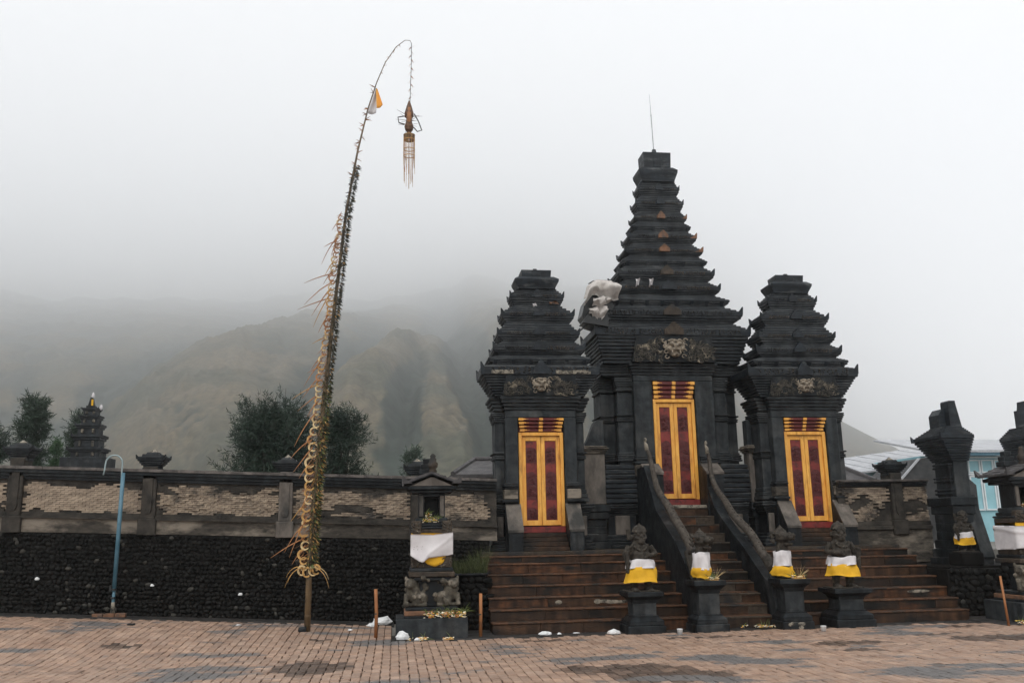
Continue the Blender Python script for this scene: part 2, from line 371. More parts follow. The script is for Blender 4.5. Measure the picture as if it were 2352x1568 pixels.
def mountain_h(a, d, x, y):
    d /= K; x /= K; y /= K; a -= 7.5
    f = lerp_tab(FOOT, a); u = max(0.0, d-.8*f); q_ = d*112/f
    e = lerp_tab([(82, 0), (92, 1.6), (110, 4.9), (137, 7.9), (180, 9.7), (250, 11.2), (420, 12.8), (670, 13.8), (1250, 15.2), (1700, 15.9)], q_)
    e += (1.0*noise.noise(Vector((a*.21, 7.7, 0)))+.5*noise.noise(Vector((a*.6, 2.2, 0))))*min(1, max(0, (q_-300)/700))
    e *= 1-min(1, max(0, (a-12.5)/7))**1.5
    h = d*math.tan(rad(e))
    s = math.log(max(q_, 82)/120.0)
    far = (1-min(1, max(0, (a-12)/6)))/(1+(q_/330.0)**2)
    amp = min(1, u/35)*(.06*u+3)*far
    def crest(ac, w, k): return k*math.exp(-((a-ac)/w)**2)
    h += amp*(crest(-11.3+5.2*s, 2.4, 1.1)-crest(-14.5+7.0*s, 2.2, 1.0)-crest(-1.6-1.8*s, 1.5, 1.2)+crest(2.6-2.0*s, 2.2, 1.0)+crest(-22+8*s, 3.0, .8)-crest(-26.5+7*s, 2.2, .7)-crest(6.5, 1.6, .7)+crest(9.5, 1.8, .5)-crest(-7+1.5*s, 1.0, .45))
    wv = noise.noise(Vector((x/60, y/60, 2)))*.7; g1 = 1-2*abs(noise.noise(Vector((a*.36+wv, s*.9, 5)))); g2 = 1-2*abs(noise.noise(Vector((a*.95+wv*1.5, s*1.8, 9))))
    h += min(1, u/25)*(.0155*u+1.0)*far*(g1*.6+g2*.35)
    p = Vector((x/45, y/45, 0)); h += amp * .32 * (noise.fractal(p, 1.0, 2.1, 5)-.1)
    q = Vector((x/9, y/9, 3)); rg = 1-abs(noise.noise(q)); h += min(1, u/25)*(1.5*rg+1.0*noise.noise(q*2.7)+.65*noise.noise(q*6.3))
    return h*K+.6
def mountain_material():
    m = mat('mountain', (.055, .06, .044), (.115, .096, .068), .015, .95, 0, None, lohi=(.4, .6))
    n = m.node_tree; L = n.links.new; p = n.nodes['Principled BSDF']; col = p.inputs['Base Color'].links[0].from_socket
    g = n.nodes.new('ShaderNodeNewGeometry')
    vg = n.nodes.new('ShaderNodeAttribute'); vg.attribute_name = 'gully'
    nz = n.nodes.new('ShaderNodeTexNoise'); nz.inputs['Scale'].default_value = .1; nz.inputs['Detail'].default_value = 8; nz.inputs['Roughness'].default_value = .78; L(g.outputs['Position'], nz.inputs['Vector'])
    ad = n.nodes.new('ShaderNodeMath'); ad.operation = 'ADD'; L(vg.outputs['Fac'], ad.inputs[0]); L(nz.outputs[0], ad.inputs[1])
    r = n.nodes.new('ShaderNodeValToRGB'); r.color_ramp.elements[0].position = .74; r.color_ramp.elements[1].position = .98; L(ad.outputs[0], r.inputs[0])
    x = n.nodes.new('ShaderNodeMix'); x.data_type = 'RGBA'; L(r.outputs[0], x.inputs[0]); L(col, x.inputs['A']); x.inputs['B'].default_value = (.014, .027, .023, 1)
    n2 = n.nodes.new('ShaderNodeTexNoise'); n2.inputs['Scale'].default_value = .3; n2.inputs['Detail'].default_value = 6; n2.inputs['Roughness'].default_value = .8; L(g.outputs['Position'], n2.inputs['Vector'])
    r2 = n.nodes.new('ShaderNodeValToRGB'); r2.color_ramp.elements[0].position = .35; r2.color_ramp.elements[1].position = .7
    r2.color_ramp.elements[0].color = (.16, .22, .22, 1); r2.color_ramp.elements[1].color = (1.85, 1.7, 1.45, 1); L(n2.outputs[0], r2.inputs[0])
    mu = n.nodes.new('ShaderNodeMix'); mu.data_type = 'RGBA'; mu.blend_type = 'MULTIPLY'; mu.inputs[0].default_value = 1; L(x.outputs['Result'], mu.inputs['A']); L(r2.outputs[0], mu.inputs['B'])
    L(mu.outputs['Result'], p.inputs['Base Color'])
mountain_material()
mtn = hill_mesh('mountain', mountain_h, -47, 29, 480, 78*K, 1380*K, 250, 'mountain')
def gully_attr(o, na, nd):
    me = o.data; n = na+1; z = [v.co.z for v in me.vertices]; at_ = me.attributes.new('gully', 'FLOAT', 'POINT'); buf = []
    for j in range(nd+1):
        for i in range(n):
            k = 14; l = z[j*n+max(i-k, 0)]; r = z[j*n+min(i+k, na)]; c = z[j*n+i]
            d = math.hypot(me.vertices[j*n+i].co.x, me.vertices[j*n+i].co.y)
            buf.append(max(0, min(1, .36+((l+r)/2-c)/(d * .022))))
    at_.data.foreach_set('value', buf)
gully_attr(mtn, 480, 250)
def far_hill_h(a, d, x, y):
    c = lerp_tab([(21.5, 7.5), (25.5, 6.9), (27.6, 6.25), (29.5, 5.1), (31.1, 4.1), (32.5, 2.9), (34.5, 1.0), (37.5, 0)], a)
    top = 900*math.tan(rad(c)); k = math.exp(-((d-900)/200)**2)
    return top*k+2.6*noise.noise(Vector((x/25, y/25, 0)))*k+.5
fh = hill_mesh('hill', far_hill_h, 20.5, 38.5, 90, 620, 1250, 60, 'mountain')
gully_attr(fh, 90, 60)

# ================================================================== BOUNDARY WALLS
def wall_bricks(parent, x0, x1, z0, z1, yf, zsh, keep, part_quota, m='brick', ch=.036, bw_=.13):
    """courses of thin bricks, each piece proud or set back as it is; keep(x,z) says where the face still shows brick"""
    rows = int((z1-z0)/ch); loose = MB(); n = 0; cand = []
    for r in range(rows):
        z = z0+r*ch; x = x0-(bw_/2 if r % 2 else 0)
        while x < x1-.02:
            a, b = max(x, x0), min(x+bw_, x1)
            if b-a > .03 and keep((a+b)/2, z+ch/2): cand.append((a, b, z, (R.gauss(0, .007)+.024*R.random()**3) if m != 'brick' and noise.noise(Vector((x*1.3, z*4, 3))) > -.15 else R.gauss(0, .002)))
            x += bw_
    idx = set(R.sample(range(len(cand)), min(part_quota, len(cand))))
    for i, (a, b, z, dp) in enumerate(cand):
        t = MB() if i in idx else loose
        s = zsh((a+b)/2); y0 = yf-.012+dp
        t.box(a+.0018, b-.0018, y0, yf+.09, z+.0016+s, z+ch-.0016+s, .003, .001)
        if i in idx: t.build('brick', m, parent)
    if loose.v: loose.build('bricks', m, parent, kind='stuff')
def pillar(root, x, w, yf, zb, zt, zsh, m='soot_plaster', panel=True):
    s = zsh(x); mb = MB(); mb.box(x-w/2, x+w/2, yf-.09, yf+.3, zb+.3+s, zt-.085+s, .012)
    mb.box(x-w/2-.035, x+w/2+.035, yf-.13, yf+.33, zb+s, zb+.3+s, .012)
    p = mb.build('pillar', m, root)
    if panel:
        q = MB(); h0, h1 = zb+.36+s, zt-.3+s; a = w*.26
        q.prism([(x-a, h0+.1), (x-a*.5, h0+.03), (x+a*.5, h0+.03), (x+a, h0+.1), (x+a, h1), (x-a, h1)], 'y', yf-.112, yf-.088)
        q.build('raised_panel', m, p)
    c = MB(); z = zt-.085+s
    for k, (dz, o) in enumerate(((-.05, .03), (-.01, .02), (.03, .055), (.065, .085), (.105, .115))): c.cbox(x, yf+.1, w/2+o, .14+o*.6, z+dz, z+dz+.036, .006)
    c.cbox(x, yf+.1, w/2+.14, .22, z+.141, z+.19, .008)
    for sx in (-1, 1):
        for sy in (-1, 1): horn(c, x+sx*(w/2+.14), yf+.1+sy*.22, z+.15, .11, .08, sx, sy)
    c.loft(x, yf+.1, [(z+.188, w/2+.05, .18), (z+.235, w/2+.04, .17), (z+.235, w/2-.01, .13), (z+.275, w/2-.03, .11)])
    cp = c.build('capital', 'andesite', p)
    k = MB(); k.lathe(x, yf+.1, [(.085, z+.27), (.07, z+.29), (.03, z+.32), (.008, z+.335)], 8); k.build('finial', 'pale_stone', p)
def horn(mb, x, y, z, L, h, sx, sy, ly=None):
    """upturned corner ornament: its outer corner at (x, y)"""
    ly = ly or L; vs = []
    for f, t in ((1, 0), (.62, .22), (.36, .52), (.12, .92)):
        ox, oy = x+sx*L*.06*t, y+sy*ly*.06*t; zz = z+h*t
        vs += [(ox, oy, zz), (ox-sx*L*f, oy, zz), (ox-sx*L*f, oy-sy*ly*f, zz), (ox, oy-sy*ly*f, zz)]
    fs = [(4*k+i, 4*k+(i+1) % 4, 4*k+4+(i+1) % 4, 4*k+4+i) for k in range(3) for i in range(4)]+[(12, 13, 14, 15), (3, 2, 1, 0)]
    mb.add(vs, fs)

def left_wall():
    YF = 17.55; sh = lambda x: -.036*(x+1.0)
    root = thing('boundary_wall', (-3.4, YF, 1.7), 'weathered brick courtyard wall on cobbles, left of the gates behind the tall decorated pole', 'wall')
    X0, X1 = -9.2, 1.9
    P_ = [-13.75, -11.45, -9.15, -6.85, -4.51, -2.04, .42]
    segs = list(zip(P_, P_[1:]))+[(.42, 1.95)]
    for a, b in segs:
        m0 = (a+b)/2
        for nm, mt, zz, yo in (('plinth', 'plinth', (1.58, 1.83), -.05), ('band_course', 'soot_plaster', (1.832, 1.868), -.1), ('band_course', 'soot_plaster', (1.87, 1.906), -.06), ('band_course', 'soot_plaster', (1.908, 1.94), -.03),
                               ('cornice', 'andesite', (2.525, 2.58), -.05), ('cornice', 'andesite', (2.582, 2.64), -.09), ('cornice', 'andesite', (2.642, 2.7), -.13)):
            mb = MB(); k = 6
            for i in range(k):
                u, v = a+(b-a)*i/k, a+(b-a)*(i+1)/k
                mb.hexa([(u, YF+yo, zz[0]+sh(u)), (v, YF+yo, zz[0]+sh(v)), (v, YF+.3, zz[0]+sh(v)), (u, YF+.3, zz[0]+sh(u)), (u, YF+yo, zz[1]+sh(u)), (v, YF+yo, zz[1]+sh(v)), (v, YF+.3, zz[1]+sh(v)), (u, YF+.3, zz[1]+sh(u))])
            mb.build(nm, mt, root)
        mb = MB(); n = max(3, int((b-a)/.42))
        for i in range(n):                                        # coping stones
            u, v = a+(b-a)*i/n+.003, a+(b-a)*(i+1)/n-.003; z0, z1 = 2.702, 2.755; s0, s1 = sh(u), sh(v)
            c = MB(); c.hexa([(u, YF-.16, z0+s0), (v, YF-.16, z0+s1), (v, YF+.36, z0+s1), (u, YF+.36, z0+s0), (u, YF-.15, z1+s0), (v, YF-.15, z1+s1), (v, YF+.34, z1+.03+s1), (u, YF+.34, z1+.03+s0)]); c.build('coping_stone', 'coping', root)
        mb = MB(); u, v = a, b
        mb.hexa([(u, YF+.03, 1.6+sh(u)), (v, YF+.03, 1.6+sh(v)), (v, YF+.27, 1.6+sh(v)), (u, YF+.27, 1.6+sh(u)), (u, YF+.03, 2.68+sh(u)), (v, YF+.03, 2.68+sh(v)), (v, YF+.27, 2.68+sh(v)), (u, YF+.27, 2.68+sh(u))])
        mb.build('wall_core', 'soot_plaster', root)
        # plaster skin left along the top and in patches: its ragged edge laid as slabs
        def keep(x, z, a=a, b=b):
            t = .2*noise.noise(Vector((x*2.2, 4.1, a)))+.1*noise.noise(Vector((x*6, 1.3, a)))
            e = min(x-a, b-x)
            bottom = 1.99+.09*noise.noise(Vector((x*3, 9, a)))
            hole = noise.noise(Vector((x*1.1+a*3, z*4, 2.2)))+.25*noise.noise(Vector((x*6, z*14, 1)))
            return z < 2.44+t*.7 and z > bottom-.03 and e > .17+.14*noise.noise(Vector((a, z*5, 0))) and hole < .3
        eroded = a > -4.6
        wall_bricks(root, a+.12, b-.12, 1.942, 2.523, YF, sh, keep, 58 if b > -7 else 0, 'brick_old' if eroded else 'brick')
        pl = MB(); nx = int((b-a)/.06); cz = .045
        for i in range(nx):
            for r in range(14):
                x = a+(i+.5)*(b-a)/nx; z = 1.942+(r+.5)*.0415
                if not keep(x, z):
                    s = sh(x); w_ = (b-a)/nx/2+.001; pl.box(x-w_, x+w_, YF-.004+R.uniform(0, .003), YF+.04, z-.0211+s, z+.0211+s, .002)
        if pl.v: pl.build('plaster_skin', 'soot_plaster', root, kind='stuff')
    for x in P_: pillar(root, x, .25, YF, 1.56, 2.86 if x > -3 else (2.89 if x > -6 else 2.99), sh, 'plaster' if x == -2.04 else 'soot_plaster')
    # cobbled retaining wall under it
    rw = thing('retaining_wall', (-4, YF, .3), 'dark cobblestone retaining wall beneath the brick wall, behind the blue pole', 'wall')
    mb = MB(); k = 24
    for i in range(k):
        u, v = -14+15.8*i/k, -14+15.8*(i+1)/k; a0, b0 = zg(u, YF)-.2, zg(v, YF)-.2; a1, b1 = 1.58+sh(u), 1.58+sh(v)
        mb.hexa([(u, YF-.2, a0), (v, YF-.2, b0), (v, YF+.35, b0), (u, YF+.35, a0), (u, YF-.03, a1), (v, YF-.03, b1), (v, YF+.35, b1), (u, YF+.35, a1)])
    mb.build('mortar_bed', 'mortar', rw)
    cobbles(rw, -13.9, 1.7, lambda x: zg(x, YF)-.02, lambda x: 1.56+sh(x), lambda t: YF-.2+.17*t, 290)
def cobbles(rw, x0, x1, zlo, zhi, yf, quota, size=.08):
    cells = []; x = x0; zrow = 0
    rows = int(max(zhi(x0)-zlo(x0), .3)/(size*.82)) 
    for r in range(rows):
        x = x0+R.uniform(0, size)
        while x < x1:
            w = size*R.uniform(.6, 1.6); t = (r+.5)/rows
            z = zlo(x)+(zhi(x)-zlo(x))*t+R.uniform(-.02, .02); cells.append((x+w/2, z, t, w)); x += w*.97
    seen = [i for i, q in enumerate(cells) if q[0] > -6.9]; idx = set(R.sample(seen, min(quota, len(seen)))); loose = MB()
    protos = []
    for k in range(8):
        p = MB(); p.blob((0, 0, 0), (1, 1, 1), None, 7, 5); q = []
        for v in p.v:
            v = Vector(v); f = 1+.45*noise.noise(v*1.1+Vector((k*7, 0, 0))); q.append((v.x*f, v.y*f, v.z*f))
        p.v = q; protos.append(p)
    meshes = {}
    for i, (cx, cz, t, w) in enumerate(cells):
        k = R.randrange(8); rot = Matrix.Rotation(R.uniform(-.5, .5), 3, 'Y'); hh = size*R.uniform(.42, .58); y = yf(t)+R.uniform(-.012, .012)
        sx, sy, sz = w*.54, R.uniform(.022, .042), hh; m = 'cobble_pale' if R.random() < .05 else 'cobble'
        if i in idx:
            if (k, m) not in meshes:
                me = protos[k].mesh('stone', smooth=True); me.materials.append(MATS[m]); meshes[(k, m)] = me
            o = bpy.data.objects.new('stone', meshes[(k, m)]); C.objects.link(o); o.parent = rw
            o.location = Vector((cx, y, cz))-rw.location; o.scale = (sx, sy, sz); o.rotation_euler = rot.to_euler()
        else:
            loose.mi = 1 if m == 'cobble_pale' else 0
            loose.add([Vector((cx, y, cz))+rot @ Vector((v[0]*sx, v[1]*sy, v[2]*sz)) for v in protos[k].v], protos[k].f)
    loose.build('stones', ['cobble', 'cobble_pale'], rw, smooth=True, kind='stuff')
left_wall()

def right_wall():
    YF = 17.6; sh = lambda x: 0
    root = thing('boundary_wall', (10.1, YF, 1.2), 'patchy brick wall between the right gate and the split gate tower', 'wall')
    X0, X1 = 9.0, 10.95
    for nm, mt, zz, yo in (('plinth', 'plinth', (.9, 1.55), -.05), ('band_course', 'soot_plaster', (1.552, 1.63), -.1), ('band_course', 'soot_plaster', (1.632, 1.72), -.05), ('cornice', 'andesite', (2.43, 2.47), -.05), ('cornice', 'andesite', (2.472, 2.51), -.09), ('cornice', 'coping', (2.512, 2.56), -.14)):
        mb = MB(); mb.box(X0, X1, YF+yo, YF+.3, *zz); mb.build(nm, mt, root)
    mb = MB(); mb.box(X0, X1, YF+.03, YF+.27, .9, 2.43); mb.build('wall_core', 'soot_plaster', root)
    def keep(x, z):
        return noise.noise(Vector((x*2.3, z*3.1, 7.3)))+.35*noise.noise(Vector((x*7, z*8, 1)))+(.3 if x > 10.45 else 0) > -.12 and abs(x-10.25) > .17
    wall_bricks(root, X0+.02, X1, 1.722, 2.428, YF, sh, keep, 150, 'brick_old')
    pillar(root, 10.25, .25, YF, 1.45, 2.78, sh)
right_wall()

# ================================================================== STAIRS AND TERRACE
def stone_row(parent, name, m, x0, x1, y0, y1, z0, z1, w, jit=.003, c=.005):
    """one course laid of stones of uneven length"""
    x = x0
    while x < x1-.02:
        b = min(x+w*R.uniform(.75, 1.25), x1)
        if x1-b < w*.35: b = x1
        mb = MB(); d = R.uniform(-jit, jit); mb.box(x+.001, b-.001, y0+d, y1, z0, z1+R.uniform(-jit, jit)*.5, c, .0015)
        mb.build(name, m() if callable(m) else m, parent); x = b
NS, RISE, TREAD = 7, .178, .29
ST_Y0 = 15.2
def broad_stairs():
    root = thing('stone_staircase', (5.8, ST_Y0, 0), 'wide worn reddish brown stone staircase across the front of the three gates', 'staircase')
    for i in range(NS):
        z0, z1 = i*RISE-(.1 if i == 0 else 0), (i+1)*RISE; y = ST_Y0+i*TREAD
        if i == NS-1: z1 -= .05
        mb = MB(); mb.box(1.62, 9.98, y+.06, 17.4, z0, z1-.03, .01); st = mb.build('step', 'step', root)
        pick = lambda: R.choice(('step', 'step_rust'))
        stone_row(st, 'stone', pick, 1.6+.015*i*0, 10.0, y, y+.058, z0, z1-.032, .9)
        stone_row(st, 'nosing_stone', 'nosing', 1.59, 10.01, y-.018, y+TREAD+.02, z1-.03, z1, 1.2, .003, .008)
    for (px, py, w, h) in ((1283, 1381, .06, .1), (1372, 1379, .06, .1), (1416, 1380, .55, .07), (2109, 1356, .22, .07), (1448, 1441, .06, .06)):
        p = at(px, py, ST_Y0+.3); i = int(p.z/RISE); y = ST_Y0+i*TREAD; q = at(px, py, y-.005); mb = MB()
        n = max(1, int(w/.13))
        for k in range(n): mb.blob((q.x-w/2+w*(k+.5)/n, y-.001, q.z+R.uniform(-.01, .01)), (w/n*1.05, .007, h/2*R.uniform(.7, 1)), None, 9, 5)
        mb.build('plaster_patch', 'pale_stone', root)
    return root
broad_stairs()
def terrace():
    root = thing('stone_terrace', (5.8, 18.4, 0), 'dark stone terrace carrying the three gates at the top of the broad stairs', 'terrace')
    mb = MB(); mb.box(1.63, 9.97, 17.2, 21, 0, 1.235, .01); mb.build('terrace_core', 'andesite', root)
    for k in range(5): stone_row(root, 'paving_stone', 'andesite_brown', 1.62, 9.98, 17.18+k*.35, 17.52+k*.35, 1.2, 1.262, .5)
terrace()
CX0, CX1 = 5.2, 6.36
def steep_stairs():
    root = thing('temple_stairs', (5.78, 15.1, 0), 'steep narrow dark stairs between the two serpent balustrades up to the middle door', 'staircase')
    n = 12; rise = 2.06/n; tread = .262
    for i in range(n):
        y = 15.12+i*tread; z0, z1 = i*rise-(.1 if i == 0 else 0), (i+1)*rise
        mb = MB(); mb.box(CX0-.05, CX1+.05, y+.05, 18.5, z0, z1-.03, .008); st = mb.build('step', 'step', root)
        stone_row(st, 'stone', lambda: R.choice(('step', 'step', 'step_rust', 'andesite_brown')), CX0-.05, CX1+.05, y, y+.048, z0, z1-.03, .4)
        stone_row(st, 'nosing_stone', 'andesite_brown', CX0-.05, CX1+.05, y-.012, y+tread, z1-.03, z1, .5, .003, .006)
    mb = MB(); mb.box(5.52, 6.36, 18.05, 18.42, 2.05, 2.115, .012, .002); mb.build('threshold_slab', 'pale_stone', root)
steep_stairs()

# ================================================================== THE GATES
def carved_band(parent, x0, x1, y, z0, z1, m, seed=0, dens=1.0, name='frieze', depth=.02):
    """a band of curled relief: many small carved knobs, one part"""
    mb = MB(); s = (z1-z0); n = max(2, int((x1-x0)/(s*.55)*dens)); rr = random.Random(seed)
    for i in range(n):
        for k in range(3):
            cx = x0+(i+.5+rr.uniform(-.35, .35))*(x1-x0)/n; cz = z0+s*(k+.5)/3+rr.uniform(-.1, .1)*s
            rot = Matrix.Rotation(rr.uniform(0, 3.14), 3, 'Y'); mb.octa((cx, y, cz), (s*rr.uniform(.16, .32), depth*1.3, s*rr.uniform(.08, .15)), rot)
    return mb.build(name, m, parent, kind='stuff')
def curl(mb, cx, y, cz, r, a0, turns, th, dirn=1, n=12):
    pts = []; rs = []
    for i in range(n+1):
        t = i/n; a = a0+dirn*turns*2*math.pi*t; rr = r*(1-.72*t); pts.append((cx+rr*math.cos(a), y-.01-.02*t, cz+rr*math.sin(a))); rs.append(th*(1-.45*t))
    mb.tube(pts, rs, 5)
def demon_mask(parent, cx, y, cz, s):
    mb = MB()
    mb.blob((cx, y, cz+.02*s), (.3*s, .16*s, .36*s))
    for sx in (-1, 1):
        mb.blob((cx+sx*.14*s, y-.13*s, cz+.16*s), (.11*s, .09*s, .08*s)); mb.blob((cx+sx*.14*s, y-.2*s, cz+.15*s), .055*s)
        mb.tube([(cx+sx*.03*s, y-.16*s, cz+.24*s), (cx+sx*.14*s, y-.19*s, cz+.3*s), (cx+sx*.28*s, y-.12*s, cz+.25*s)], .05*s, 6)
        mb.blob((cx+sx*.22*s, y-.1*s, cz-.03*s), (.1*s, .1*s, .1*s)); mb.blob((cx+sx*.33*s, y-.02*s, cz+.1*s), (.06*s, .06*s, .15*s))
        mb.tube([(cx+sx*.13*s, y-.17*s, cz-.1*s), (cx+sx*.17*s, y-.22*s, cz-.2*s), (cx+sx*.15*s, y-.2*s, cz-.28*s)], [.035*s, .03*s, .008*s], 6)
        for k in range(4): curl(mb, cx+sx*(.32+.03*k)*s, y, cz+(-.3+.2*k)*s, .1*s, 0, .9, .035*s, sx)
    mb.blob((cx, y-.2*s, cz+.06*s), (.09*s, .12*s, .1*s)); mb.blob((cx, y-.13*s, cz-.05*s), (.2*s, .14*s, .055*s))
    mb.blob((cx, y-.1*s, cz-.27*s), (.17*s, .13*s, .06*s)); mb.blob((cx, y-.22*s, cz-.24*s), (.07*s, .1*s, .025*s))
    o = mb.build('demon_mask', 'mask_stone', parent); remesh(o, max(.009, .022*s), 1); return o
def roof_tier(root, cx, Yc, k, z0, zs, zb, zt, hw, horn_h, hn, next_hw, next_z, flat=False, rust=None, seed=0, mslab='andesite_roof'):
    """neck -> stepped soffit -> slab with carved band -> stepped shoulder"""
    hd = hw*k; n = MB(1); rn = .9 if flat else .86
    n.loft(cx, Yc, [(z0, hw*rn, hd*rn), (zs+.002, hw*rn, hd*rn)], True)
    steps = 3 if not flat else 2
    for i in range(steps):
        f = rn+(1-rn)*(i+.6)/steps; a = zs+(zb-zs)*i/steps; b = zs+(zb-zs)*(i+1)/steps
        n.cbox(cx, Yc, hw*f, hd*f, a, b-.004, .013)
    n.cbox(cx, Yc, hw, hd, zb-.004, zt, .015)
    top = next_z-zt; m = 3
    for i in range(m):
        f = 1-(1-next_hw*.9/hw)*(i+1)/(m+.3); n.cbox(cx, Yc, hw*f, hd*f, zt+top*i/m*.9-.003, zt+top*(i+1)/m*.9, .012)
    t = n.build('roof_tier', [mslab, 'lit_worn_edge'], root)
    if not flat:
        hs = min(.2, hw*.22)
        for sx in (-1, 1):
            for sy in (-1, 1):
                h = MB(); horn(h, cx+sx*(hw+.004), Yc+sy*(hd+.004), zb+.3*(zt-zb), hs, horn_h-(zb+.3*(zt-zb)), sx, sy, hs*.7); h.build('corner_antefix', 'rust_stone' if (rust and sx > 0 and sy < 0 and rust > 1) else mslab, t)
        aw = hw*.11+.025; q = MB(); zc = zb+.1*(zt-zb); ah = (zt-zb)+.1+.02*hw
        q.prism([(cx-aw, zc), (cx+aw, zc), (cx+aw*.96, zc+ah*.4), (cx+aw*.45, zc+ah*.7), (cx, zc+ah), (cx-aw*.45, zc+ah*.7), (cx-aw*.96, zc+ah*.4)], 'y', Yc-hd-.05, Yc-hd+.04)
        q.build('center_antefix', 'rust_stone' if rust == 2 else ('andesite_brown' if rust else mslab), t)
        for sx in (-1, 1):
            a, b = cx+sx*(aw+.03), cx+sx*(hw-hs*1.05)
            if abs(b-a) > .08: carved_band(t, min(a, b), max(a, b), Yc-hd-.004, zb+.02, zt-.008, R.choice(('frieze_brown', 'carving_dark', 'frieze_brown')), seed, .85)
    else:
        nb = max(3, int(hw*2/.34)); bm = MB()
        for i in range(nb):
            x = cx-hw*.86+hw*1.72*i/(nb-1); bb = MB(); w_ = .03+.012*hw
            bb.hexa([(x-w_*.6, Yc-hd*.93, z0-.0), (x+w_*.6, Yc-hd*.93, z0), (x+w_*.6, Yc-hd*.8, z0), (x-w_*.6, Yc-hd*.8, z0), (x-w_, Yc-hd-.015, zb+.01), (x+w_, Yc-hd-.015, zb+.01), (x+w_, Yc-hd*.8, zb+.01), (x-w_, Yc-hd*.8, zb+.01)])
            bb.build('bracket', mslab, t)
    return t
def moulding_stack(mb, cx, cy, hw, hd, z0, z1, outs, c=.01):
    n = len(outs)
    for i, o in enumerate(outs):
        a, b = z0+(z1-z0)*i/n, z0+(z1-z0)*(i+1)/n; mb.cbox(cx, cy, hw+o, hd+o, a, b-.004, c)
def door_set(root, cx, yd, dw, z0, z1, zl0, zl1, sill, ajar=0):
    """gilded frame, two leaves with red carved panels, red threshold; above it the corbelled red beams"""
    d = MB(); fw = .07; d.mi = 0
    d.box(cx-dw, cx-dw+fw, yd-.05, yd+.09, z0, z1, .008); d.box(cx+dw-fw, cx+dw, yd-.05, yd+.09, z0, z1, .008); d.box(cx-dw+fw, cx+dw-fw, yd-.05, yd+.09, z1-fw, z1, .008)
    door = d.build('door', 'gold', root); door['label'] = 'gilded double door with dark red carved panels'
    lw = dw-fw
    for sx in (-1, 1):
        l = MB(); x0, x1 = (cx-lw, cx-.003) if sx < 0 else (cx+.003, cx+lw); pw = .078; zt = z1-fw-.006
        zb = z0+.02; l.box(x0, x0+pw, yd, yd+.05, zb, zt, .005); l.box(x1-pw, x1, yd, yd+.05, zb, zt, .005); l.box(x0+pw, x1-pw, yd, yd+.05, zb, zb+.1, .005); l.box(x0+pw, x1-pw, yd, yd+.05, zt-.09, zt, .005)
        leaf = l.build('door_leaf', 'gold', door)
        q = MB(); q.box(x0+pw-.004, x1-pw+.004, yd+.018, yd+.04, zb+.096, zt-.086, .003); q.build('red_panel', 'red', door)
        xm = (x0+x1)/2; hh = zt-zb; w2 = (x1-x0)/2-pw-.012
        for (a, b) in ((.07, .2), (.285, .6), (.6+.1, .88)):        # three carved fields: arched, round and arched
            za, zb2 = zb+hh*a, zb+hh*b; poly = [(xm-w2, za), (xm+w2, za)]
            for k in range(9):
                w = math.pi*k/8; poly.append((xm+w2*math.cos(w), zb2-w2*.9+w2*.9*math.sin(w)))
            c = MB(); c.prism(poly, 'y', yd+.012, yd+.02)
            rr = random.Random(int(a*100)+3)
            for k in range(26):
                cx2, cz2 = xm+rr.uniform(-.8, .8)*w2, za+(zb2-za)*rr.uniform(.08, .85); curl(c, cx2, yd+.022, cz2, .028, rr.uniform(0, 6), .8, .006, 1 if k % 2 else -1, 6)
            c.build('carved_field', 'red_carved', door)
    s = MB(); s.box(cx-dw, cx+dw, yd-.07, yd+.12, z0-sill, z0, .008); s.build('threshold', 'red', door)
    lt = MB(); lt.box(cx-dw+.01, cx+dw-.01, yd-.02, yd+.2, zl0-.006, zl1, .004); lin = lt.build('lintel', 'beam_red', root)
    nb = 4; h = (zl1-zl0)/nb
    for i in range(nb):
        za = zl0+i*h+.006; zb = za+h-.014; y0 = yd-.045-.03*i; wv = dw-.012*(nb-1-i)
        b = MB(); b.box(cx-wv, cx+wv, y0, yd, za, zb, .012); b.build('beam', 'beam_red', lin)
        for sx in (-1, 1):
            g = MB(); w_ = .2*dw/.45; e = cx+sx*(wv+.004); zm = (za+zb)/2
            for (la, ha) in ((1.0, .3), (.72, .68), (.5, 1.0)):
                x0, x1 = sorted((e, e-sx*w_*la)); g.box(x0, x1, y0-.006-.003*ha, y0+.03, zm-(zb-za)*.46*ha+(.12*h if ha < .9 else 0), zm+(zb-za)*.46*ha, .006)
            g.build('gilded_tip', 'gold', lin)
        g = MB(); g.box(cx-.042, cx+.042, y0-.011, y0+.02, za, zb, .012); g.build('gilded_boss', 'gold', lin)
    return door
mat('frieze_brown', (.06, .046, .034), (.17, .125, .085), 10, .75, .4, (.03, .028, .026), 4, .55, .65, spec=.14)
mat('mask_stone', (.1, .085, .065), (.3, .25, .19), 16, .75, .4)
mat('carving_dark', (.02, .0195, .019), (.06, .054, .046), 14, .75, .4, (.12, .1, .075), 5, .58, .7, spec=.14)

